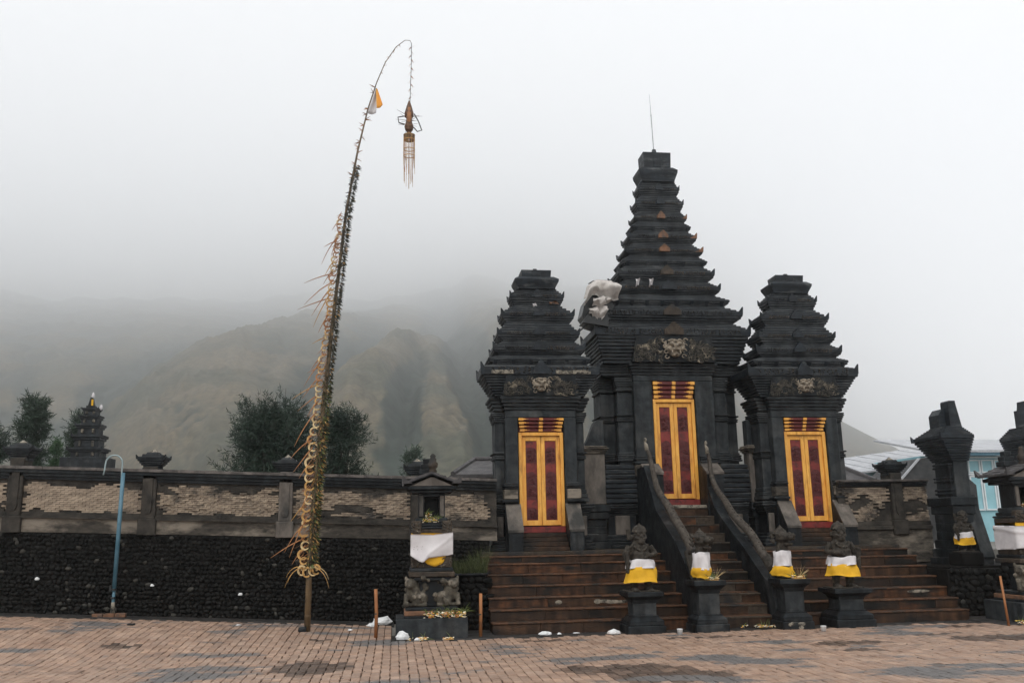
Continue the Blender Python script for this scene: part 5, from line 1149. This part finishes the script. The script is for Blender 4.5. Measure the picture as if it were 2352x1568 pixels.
# ================================================================== PENJOR, LAMP POST, STAKES
def penjor():
    B = [(-1.4, 15.55, zg(-1.4, 15.55)), (-1.39, 15.5, 1.06), (-1.34, 15.5, 2.19), (-1.26, 15.5, 3.43), (-1.14, 15.5, 4.95), (-1.05, 15.5, 5.97), (-.93, 15.5, 7.27), (-.84, 15.5, 7.86), (-.74, 15.5, 8.5), (-.57, 15.5, 9.33), (-.42, 15.5, 9.86), (-.27, 15.5, 10.27), (-.07, 15.5, 10.61), (.1, 15.5, 10.76), (.19, 15.5, 10.76), (.22, 15.5, 10.7)]
    root = thing('ceremonial_pole', B[0], 'very tall curving bamboo pole dressed in palm leaves, standing on the paving', 'ceremonial pole')
    P = [Vector(p) for p in B]
    def along(z):
        for a, b in zip(P, P[1:]):
            if a.z <= z <= b.z: return a+(b-a)*((z-a.z)/max(b.z-a.z, 1e-6))
        return P[-1]
    rs = [.052, .05, .047, .043, .036, .031, .025, .022, .018, .013, .01, .008, .007, .006, .006, .005]; m = MB(); m.tube(P, rs, 10)
    z = .35
    while z < 8: p = along(z); m.tube([p-Vector((0, 0, .012)), p, p+Vector((0, 0, .012))], [.05*(1-z/13), .058*(1-z/13), .05*(1-z/13)], 10); z += .34
    m.build('bamboo_pole', 'bamboo', root, smooth=True)
    # crescents of folded palm leaf down the left side
    z = 1.12; i = 0; strands = MB()
    while z < 7.25:
        p = along(z); r = .075*(1-.45*max(0, (z-3)/4.5)) * R.uniform(.72, 1.18); c = p+Vector((-r-.04+R.uniform(-.02, .022), -.03+R.uniform(-.03, .03), 0)); a0 = R.uniform(-.9, -.3); q = MB(); n = 12; span = R.uniform(4.3, 5.3); tilt = R.uniform(-.5, .5)
        w = .026*(1-.3*z/8); ring = []
        for k in range(n+1):
            a = a0-span*k/n; e = Vector((r*math.cos(a), r*math.sin(tilt)*math.cos(a), r*math.sin(a))); ww = w*(1-.7*k/n)
            th = .12+.24*math.sin(math.pi*min(1, (k+.5)/n)); ring.append([c+e*(1-th)+Vector((0, -ww, 0)), c+e*1.08+Vector((0, -ww, 0)), c+e*1.08+Vector((0, ww, 0)), c+e*(1-th)+Vector((0, ww, 0))])
        vs = [v for g in ring for v in g]; fs = [(4*k+j, 4*k+(j+1) % 4, 4*k+4+(j+1) % 4, 4*k+4+j) for k in range(n) for j in range(4)]+[(3, 2, 1, 0), (4*n, 4*n+1, 4*n+2, 4*n+3)]; q.add(vs, fs)
        q.build('leaf_curl', R.choice(('palm_pale', 'palm_pale', 'palm_gold', 'palm_gold') if z < 4.2 else ('palm_pale', 'palm_gold', 'palm_gold', 'palm_rust', 'palm_rust')), root)
        if R.random() < .58:
            L = R.uniform(.25, .75); d = Vector((-R.uniform(.35, .8), R.uniform(-.4, .1), -R.uniform(.1, 1.25))).normalized(); s = MB(); pts = [c]; v = d.copy()
            for k in range(5): pts.append(pts[-1]+v*L/5); v = (v+Vector((-.02, 0, -.2*R.uniform(.0, 1.2)))).normalized()
            s.tube(pts, [.008, .0105, .009, .007, .005, .002], 4); s.build('dry_leaf_strand', R.choice(('palm_rust', 'palm_rust', 'palm_rust', 'palm_gold')), root)
        z += r*1.72; i += 1
    for k, (dx, dz) in enumerate(((-.12, -.03), (-.04, -.06), (.06, -.04), (.11, -.02))):      # the knot of curls at the lower end
        q = MB(); c = Vector((-1.385+dx, 15.45, 1.1+dz)); pts = [c+Vector((.06*math.cos(a), 0, .075*math.sin(a))) for a in [j*.5 for j in range(12)]]; q.tube(pts, [.02]*8+[.014]*4, 5); q.build('leaf_curl', ('palm_pale', 'palm_gold', 'palm_pale', 'palm_gold')[k], root)
    for d, L in (((-.6, -.2, .1), .4), ((-.3, .1, .05), .55), ((.6, 0, .1), .34), ((.35, -.2, .0), .5), ((-.8, 0, .4), .36)):
        pts = [Vector((-1.38+d[0]*.12, 15.45, 1.1))]; v = Vector(d)
        for k in range(6): pts.append(pts[-1]+v.normalized()*L/6); v = v.normalized()+Vector((0, 0, -.42))
        s = MB(); s.tube(pts, [.006, .008, .007, .006, .004, .003, .0015], 4); s.build('dry_leaf_strand', R.choice(('palm_pale', 'palm_gold')), root)
    t = MB()
    for k in range(480):
        z = 1.1+6.2*R.random()**1.1; p = along(z); r = .15*(1-.4*max(0, (z-3)/4.5)); t.blade(p+Vector((-R.uniform(.02, r), R.uniform(-.05, .03), R.uniform(-.03, .03))), (-R.uniform(.1, .9), R.uniform(-.5, .2), -R.uniform(.1, 1.1)), R.uniform(.05, .17), R.uniform(.005, .011), .5)
    t.build('golden_fringe', 'palm_rust', root, kind='stuff')
    # dark leaf tufts bound along the pole
    for (za, zb, n, m_) in ((1.05, 8.2, 3600, 'leaf_dark'), (1.1, 4.2, 700, 'leaf_green'), (1.1, 3.6, 500, 'palm_gold'), (3, 8.2, 200, 'palm_gold')):
        t = MB()
        for k in range(n):
            z = za+(zb-za)*R.random()**1.05; p = along(z); w = R.uniform(0, 6.28); f = .055*(1-.35*z/8)
            d = Vector((math.cos(w)+.6, math.sin(w), R.uniform(-1.4, .5))); t.blade(p+Vector((math.cos(w)*f+.028, math.sin(w)*f, 0)), d, R.uniform(.035, .09), R.uniform(.01, .02), .6)
        t.build('leaf_wrap', m_, root, kind='stuff')
    t = MB(); q = [(z, R.choice((-1, 1))) for z in [8.0+.11*k for k in range(17)]]
    for z, s in q:
        p = along(z)
        for k in range(3): t.blade(p, (s*R.uniform(.2, 1), R.uniform(-.5, .3), R.uniform(-.6, .8)), R.uniform(.06, .13), .014, .3)
    for k in range(18): p = P[-1]+(P[9]-P[-1])*0+Vector((0, 0, 0)); p = along(9.9+.045*k); t.blade(p, (R.uniform(-.6, .6), R.uniform(-.4, .4), R.uniform(-1, .2)), R.uniform(.04, .08), .012, .5)
    t.build('leaf_tufts', 'palm_rust', root, kind='stuff')
    # string and hanging ornament
    c = Vector((.2, 15.5, 0)); s = MB(); s.tube([P[-1], (.22, 15.5, 10.3), (.2, 15.5, 9.5)], .006, 5); s.build('string', 'bark', root)
    t = MB()
    for k in range(13):
        z = 10.62-.085*k; p = Vector((.215, 15.5, z)); t.blade(p, ((-1)**k*1.0, -.2, .5), .1, .018, .1, Vector((0, 1, .4))); t.blade(p, ((-1)**(k+1)*.6, .2, -.6), .07, .016, .3)
    t.build('string_leaves', 'palm_rust', root, kind='stuff')
    o = MB(); o.lathe(.185, 15.5, [(.012, 9.52), (.05, 9.4), (.085, 9.27), (.08, 9.2), (.05, 9.16), (.06, 9.08), (.085, 9.0), (.07, 8.93), (.04, 8.89), (.055, 8.84), (.02, 8.8)], 12); o.build('woven_ornament', 'woven', root)
    o = MB(); o.lathe(.185, 15.46, [(.03, 9.36), (.05, 9.25), (.045, 9.12), (.02, 9.05)], 8); o.build('ornament_face', 'palm_rust', root)
    for k in range(18):
        a = 2*math.pi*k/18; L = R.uniform(.14, .3); d = Vector((math.cos(a), math.sin(a)*.6, R.uniform(-.35, .5))).normalized(); p = Vector((.185, 15.5, 9.12+.1*math.sin(k*2.1))); o = MB(); o.tube([p, p+d*L], [.006, .002], 4); o.build('ornament_spike', 'woven', root)
    for pts in (((.1, 9.2), (-.02, 9.17), (.0, 9.06), (.1, 9.03)), ((.28, 9.25), (.36, 9.1), (.42, 8.93), (.34, 8.9), (.27, 8.98))): o = MB(); o.tube([(x, 15.48, z) for x, z in pts], .011, 6); o.build('bent_twig', 'bark', root)
    for z in (8.83, 8.74, 8.55, 8.42): o = MB(); o.tube([(.19+.1*math.cos(a), 15.5+.09*math.sin(a), z) for a in [2*math.pi*j/16 for j in range(17)]], .008, 5, False); o.build('ring', 'palm_gold', root)
    o = MB()
    for k in range(30):
        a = 2*math.pi*k/30; o.hexa([(.19+.09*math.cos(a)-.008, 15.5+.08*math.sin(a)-.003, 8.72), (.19+.09*math.cos(a)+.008, 15.5+.08*math.sin(a)-.003, 8.72), (.19+.09*math.cos(a)+.008, 15.5+.08*math.sin(a)+.003, 8.72), (.19+.09*math.cos(a)-.008, 15.5+.08*math.sin(a)+.003, 8.72)]+[(.19+.1*math.cos(a)+i*.008, 15.5+.09*math.sin(a)+j*.003, 8.84) for i, j in ((-1, -1), (1, -1), (1, 1), (-1, 1))])
    o.build('dark_fringe', 'leaf_dark', root, kind='stuff')
    for k in range(22):
        a = 2*math.pi*k/22; zl = R.uniform(7.75, 8.35); o = MB(); o.tube([(.19+.1*math.cos(a), 15.5+.09*math.sin(a), 8.83), (.19+.1*math.cos(a), 15.5+.09*math.sin(a), 8.42), (.19+.085*math.cos(a)+R.uniform(-.02, .02), 15.5+.08*math.sin(a), zl)], [.005, .005, .003], 4); o.build('fringe_thread', 'palm_rust' if k % 3 else 'palm_gold', root)
penjor()
def flag(name, label, m, pts, Y):
    mb = MB(); n = len(pts)
    def fn(u, v):
        (xa, za), (xb, zb) = lerp2(pts[0], u), lerp2(pts[1], u); x = xa+(xb-xa)*v; z = za+(zb-za)*v; return x, Y-.03*math.sin(u*5+v*2), z
    def lerp2(e, u): return (e[0][0]+(e[1][0]-e[0][0])*u, e[0][1]+(e[1][1]-e[0][1])*u)
    return drape(name, label, m, fn, 10, 8, 'cloth', None, .004)
flag('white_pennant', 'white cloth pennant tied high on the decorated pole', 'white_cloth', (((-.44, 9.72), (-.4, 9.7)), ((-.58, 9.2), (-.42, 9.22))), 15.46)
flag('orange_pennant', 'orange cloth pennant beside the white one high on the pole', 'orange_cloth', (((-.43, 9.7), (-.4, 9.71)), ((-.41, 9.3), (-.3, 9.38))), 15.44)

lp = at(258, 1408, 17.15); root = thing('lamp_post', (lp.x, 17.15, zg(lp.x, 17.15)), 'blue metal post with a hooked top before the cobble wall', 'lamp post'); g0 = zg(lp.x, 17.15); X = lp.x
m = MB(); m.tube([(X, 17.15, g0+.42), (X+.01, 17.15, 2.8)], [.037, .036], 12); m.build('pole', 'blue_paint', root, smooth=True)
m = MB(); m.tube([(X, 17.15, g0+.05), (X, 17.15, g0+.5)], [.026, .026], 10); m.build('lower_pipe', 'blue_paint', root, smooth=True)
m = MB(); m.tube([(X, 17.15, g0+.04), (X, 17.15, g0+.24)], [.04, .03], 10); m.build('mortar_collar', 'pale_stone', root, smooth=True)
for z in (.3, .44): m = MB(); m.tube([(X-.01, 17.15, g0+z), (X-.01, 17.15, g0+z+.03)], [.048, .048], 10); m.build('clamp', 'black_metal', root)
m = MB(); m.box(X-.075, X-.03, 17.1, 17.16, g0+.42, g0+.53, .008); m.build('junction_box', 'black_metal', root)
m = MB(); a = [(X-.01-.145+.145*math.cos(t), 17.13, 2.97+.145*math.sin(t)) for t in [math.pi*k/12 for k in range(13)]]; m.tube([(X-.005, 17.15, 2.55), (X-.01, 17.13, 2.8), (X-.01, 17.13, 2.95)]+a[1:]+[(X-.31, 17.13, 2.85), (X-.325, 17.13, 2.76)], .014, 8)
mat('blue_pale', (.2, .28, .3), (.3, .37, .38), 5, .5, .1); m.build('hooked_pipe', 'blue_pale', root, smooth=True)
m = MB()
for k in range(3): b = MB(); b.box(X-.3+.19*k, X-.12+.19*k, 17.0, 17.1, g0-.01, g0+.06, .008); b.build('brick', 'rust_stone', root)
p0_, p1_ = at(2297, 1322, 14.12), at(2315, 1418, 14.05)
root = thing('bamboo_stake', (p1_.x, 14.05, p1_.z), 'thin bamboo stake leaning before the right shrine', 'stake', 'bamboo stakes beside the shrines'); m = MB(); m.tube([(p1_.x, 14.05, 0), (p0_.x, 14.12, p0_.z)], [.02, .018], 8); m.build('shaft', 'stake', root, smooth=True)
for (px, pt, pb, lab) in ((863, 1352, 1467, 'short bamboo stake among white plastic sheets, left of the shrine'), (1104, 1362, 1466, 'short bamboo stake between the left shrine and the broad stairs')):
    a, b = at(px, pb, 14.95), at(px, pt, 14.95); root = thing('bamboo_stake', (a.x, 14.95, 0), lab, 'stake', 'bamboo stakes beside the shrines')
    m = MB(); m.tube([(a.x, 14.95, -.02), (a.x+.005, 14.95, b.z*.55), (b.x, 14.95, b.z)], [.029, .028, .027], 9); m.build('shaft', 'stake', root, smooth=True)
    m = MB(); m.tube([(a.x, 14.95, b.z*.5), (a.x, 14.95, b.z*.5+.02)], [.031, .031], 9); m.build('node_ring', 'bark', root)

# ================================================================== THINGS ON THE MIDDLE GATE
root = thing('loudspeaker_bundle', (4.15, 18.2, 5.9), 'black loudspeaker boxes under white sheeting on the left eave of the tallest gate', 'loudspeaker')
for nm, pts, y0, y1 in (('speaker_box', [(1338, 722), (1345, 690), (1358, 672), (1385, 670), (1412, 700), (1400, 735), (1380, 752), (1352, 742)], 18.25, 18.75), ('speaker_box', [(1336, 742), (1352, 718), (1392, 722), (1396, 752)], 18.1, 18.5)):
    m = MB(); q = [at(x, y, 18.2) for x, y in pts]; m.prism([(p.x, p.z) for p in q][::-1], 'y', y0, y1); m.build(nm, 'black_metal', root)
a, b = at(1330, 752, 18.2), at(1385, 712, 18.2); m = MB(); m.tube([(a.x-.02, 18.2, a.z-.1), (b.x, 18.3, b.z)], .022, 6); m.build('bracket_pole', 'black_metal', root)
a = at(1363, 647, 18.2); m = MB(); m.tube([(a.x-.12, 18.2, a.z-.05), (a.x, 18.2, a.z), (a.x+.06, 18.2, a.z)], [.008, .03, .03], 6); m.build('horn_mouth', 'black_metal', root)
def sheet(px0, px1, top, bot, Y, name, label, m='cloth_grey', bulge=.12, seed=1):
    def fn(u, v):
        x = px0+(px1-px0)*u; y = lerp_tab(top, u)+(lerp_tab(bot, u)-lerp_tab(top, u))*v; n_ = noise.noise(Vector((u*3+seed, v*2, seed)))*.09+.035*math.sin(u*17+3*noise.noise(Vector((u*2, v*2, seed)))+seed)*(.35+v)+.03*noise.noise(Vector((u*9, v*4, seed)))
        p = at(x, y, Y); return p.x+n_*.3, Y-bulge*math.sin(math.pi*min(1, v*1.1))-n_, p.z+n_*.3
    return drape(name, label, m, fn, 44, 26, 'sheet', 'white sheets on the loudspeakers', .008)
sheet(1340, 1421, [(0, 688), (.12, 655), (.3, 644), (.8, 644), (1, 652)], [(0, 705), (.25, 678), (.5, 684), (.75, 690), (1, 688)], 18.15, 'white_sheet', 'crumpled white sheet over the top of the loudspeakers', 'cloth_grey', .18, 2)
sheet(1362, 1404, [(0, 684), (.5, 682), (1, 690)], [(0, 700), (.4, 706), (1, 692)], 18.08, 'white_sheet', 'middle fold of white sheet tied across the loudspeakers', 'cloth_grey', .1, 5)
sheet(1352, 1396, [(0, 708), (.5, 703), (1, 706)], [(0, 722), (.35, 732), (.6, 738), (.8, 728), (1, 715)], 18.1, 'white_sheet', 'lowest hanging end of the white sheet below the loudspeakers', 'cloth_grey', .1, 7)
for px, lab in ((1466, 'white rag caught on the middle gate roof, the left of two'), (1497, 'white rag caught on the middle gate roof, the right of two')):
    def fn(u, v, px=px):
        p = at(px-6+12*u*(1-.5*v), 640+16*v+2*math.sin(u*6), 18.32); return p.x, 18.32-.05*math.sin(v*3+u*4), p.z
    drape('white_rag', lab, 'white_cloth', fn, 8, 8, 'rag', 'white rags on the middle gate')

for px, py, m_, lab in ((1272, 696, 'rust_stone', 'rusty brown rag lying on a roof tier of the left gate'), (1228, 700, 'white_cloth', 'small white rag on a roof tier of the left gate')):
    def fn(u, v, px=px, py=py):
        p = at(px-(11 if px > 1250 else 5)*(1-2*u), py-3+6*v+1.5*math.sin(u*7), 17.7); return p.x, 17.7-.04*math.sin(v*3+u*4)-.03*v, p.z
    drape('rag', lab, m_, fn, 8, 6, 'rag', 'rags on the left gate')

# ================================================================== LITTER
def crumple(name, lab, x, y, z, sx, sy, sz, m='white_plastic', seed=1, group='white plastic litter on the ground'):
    b = MB(); n = 14; rings = 6
    b.blob((x, y, z+sz*.4), (sx, sy, sz), None, n, rings); q = []
    for v in b.v:
        v = Vector(v); f = 1+.38*noise.noise((v-Vector((x, y, z)))*14+Vector((seed*9, 0, 0)))+.15*noise.noise(v*40); d = v-Vector((x, y, z)); w = Vector((x, y, z))+Vector((d.x*f, d.y*f, d.z*f)); w.z = max(w.z, z+.004); q.append(tuple(w))
    b.v = q; tag(b.build(name, m, origin=(x, y, z)), lab, 'litter', group)
def gpt(px, py):
    d = fwd + rgt*((px-CX)/F_PX) + upv*((CY-py)/F_PX); p = Vector((0, 0, EYE))+d*(-EYE/d.z)
    for _ in range(4): p = Vector((0, 0, EYE))+d*((zg(p.x, p.y)-EYE)/d.z)
    return p
for i, (px, py, sx, sy, sz, nm, lab) in enumerate(((878, 1433, .17, .13, .09, 'plastic_sheet', 'largest white plastic sheet lying behind the left bamboo stake'), (848, 1420, .07, .06, .05, 'plastic_sheet', 'small white plastic sheet just left of the left bamboo stake'), (855, 1439, .09, .06, .05, 'plastic_sheet', 'flat white plastic scrap at the foot of the left bamboo stake'),
        (925, 1468, .1, .07, .09, 'plastic_bag', 'crumpled greyish white bag leaning on the left shrine base'), (958, 1471, .045, .03, .035, 'plastic_scrap', 'small white scrap beside the bag at the left shrine base'), (1253, 1458, .11, .06, .04, 'foam_plate', 'white foam plate lying before the left part of the broad stairs'),
        (1410, 1456, .11, .07, .055, 'plastic_bag', 'white bag before the stairs, left of the left guardian pedestal'), (1324, 1454, .06, .02, .012, 'paper_scrap', 'thin white paper scrap lying between foam plate and white bag'), (1285, 1457, .04, .03, .02, 'paper_scrap', 'small brownish white scrap just right of the foam plate'),
        (803, 1448, .04, .03, .02, 'paper_scrap', 'small pale scrap on the paving right of the decorated pole'), (546, 1436, .05, .03, .012, 'paper_scrap', 'pale scrap on the paving below the middle of the cobble wall'))):
    p = gpt(px, py); crumple(nm, lab, p.x, p.y, zg(p.x, p.y)+.003, sx, sy, sz, seed=i)
for (px, py, h, lab) in ((1562, 1457, .085, 'white paper cup on the ground left of the left serpent pedestal'), (1892, 1449, .08, 'white paper cup on the ground left of the right guardian pedestal')):
    p = gpt(px, py); m = MB(); m.lathe(p.x, p.y, [(.036, .004), (.046, h), (.05, h+.004), (.046, h+.006), (.04, h), (.03, .03)], 14); tag(m.build('paper_cup', 'white_plastic', origin=(p.x, p.y, 0), smooth=True), lab, 'cup', 'paper cups on the ground')
for i, (px, py, lab) in enumerate(((86, 1332, 'white scrap caught high on the cobble wall left of the blue post'), (350, 1346, 'small white scrap on the cobble wall right of the blue post'), (552, 1367, 'white scrap on the cobble wall between blue post and tall pole'))):
    p = at(px, py, 17.24); crumple('paper_scrap', lab, p.x, 17.22, p.z, .035, .03, .035, seed=i+20, group='white scraps on the cobble wall')
for i, (px, py, lab) in enumerate(((302, 1450-22, 'dark sandal shaped scrap on the paving near the blue post'), (690, 1464, 'dark stone wedge at the foot of the tall decorated pole'))):
    p = gpt(px, py) if i else at(302, 1427, 15.9); x, y = (p.x, p.y) if not i else (-1.47, 15.48); z = zg(x, y); m = MB(); m.box(x-.06, x+.06, y-.04, y+.04, z, z+(.03 if not i else .08), .012, .008); tag(m.build('stone_scrap', 'andesite', origin=(x, y, z)), lab, 'stone')
rr = random.Random(4); m = MB()
for i in range(160):
    x, y = rr.uniform(-8, 9.5), rr.uniform(10.5, 16.5)
    if (x > -.2 and y > 14.5): continue
    m.octa((x, y, zg(x, y)+.006), (rr.uniform(.008, .025), rr.uniform(.006, .015), .006), Matrix.Rotation(rr.uniform(0, 3), 3, 'Z'))
o = m.build('debris', 'bark', kind='stuff'); tag(o, 'dark crumbs and dead leaves scattered over the paving', 'debris')

# ================================================================== HAZE
def haze():
    mb = MB(); x0, x1, y0, y1, z0, z1 = -2600, 1500, -75, 5200, -2.5, max(v.co.z for v in mtn.data.vertices)+10
    mb.add([(x0, y0, z0), (x1, y0, z0), (x1, y1, z0), (x0, y1, z0), (x0, y0, z1), (x1, y0, z1), (x1, y1, z1), (x0, y1, z1)], [(3, 2, 1, 0), (4, 5, 6, 7), (0, 1, 5, 4), (1, 2, 6, 5), (2, 3, 7, 6), (3, 0, 4, 7)])
    m = bpy.data.materials.new('haze'); m.use_nodes = True; n = m.node_tree; n.nodes.clear(); MATS['haze'] = m
    v = n.nodes.new('ShaderNodeVolumePrincipled'); v.inputs['Color'].default_value = (.985, .99, 1, 1); v.inputs['Density'].default_value = .00112; v.inputs['Anisotropy'].default_value = .9
    o = n.nodes.new('ShaderNodeOutputMaterial'); n.links.new(v.outputs[0], o.inputs['Volume'])
    return mb.build('haze', 'haze', kind='stuff')
HZ = haze()
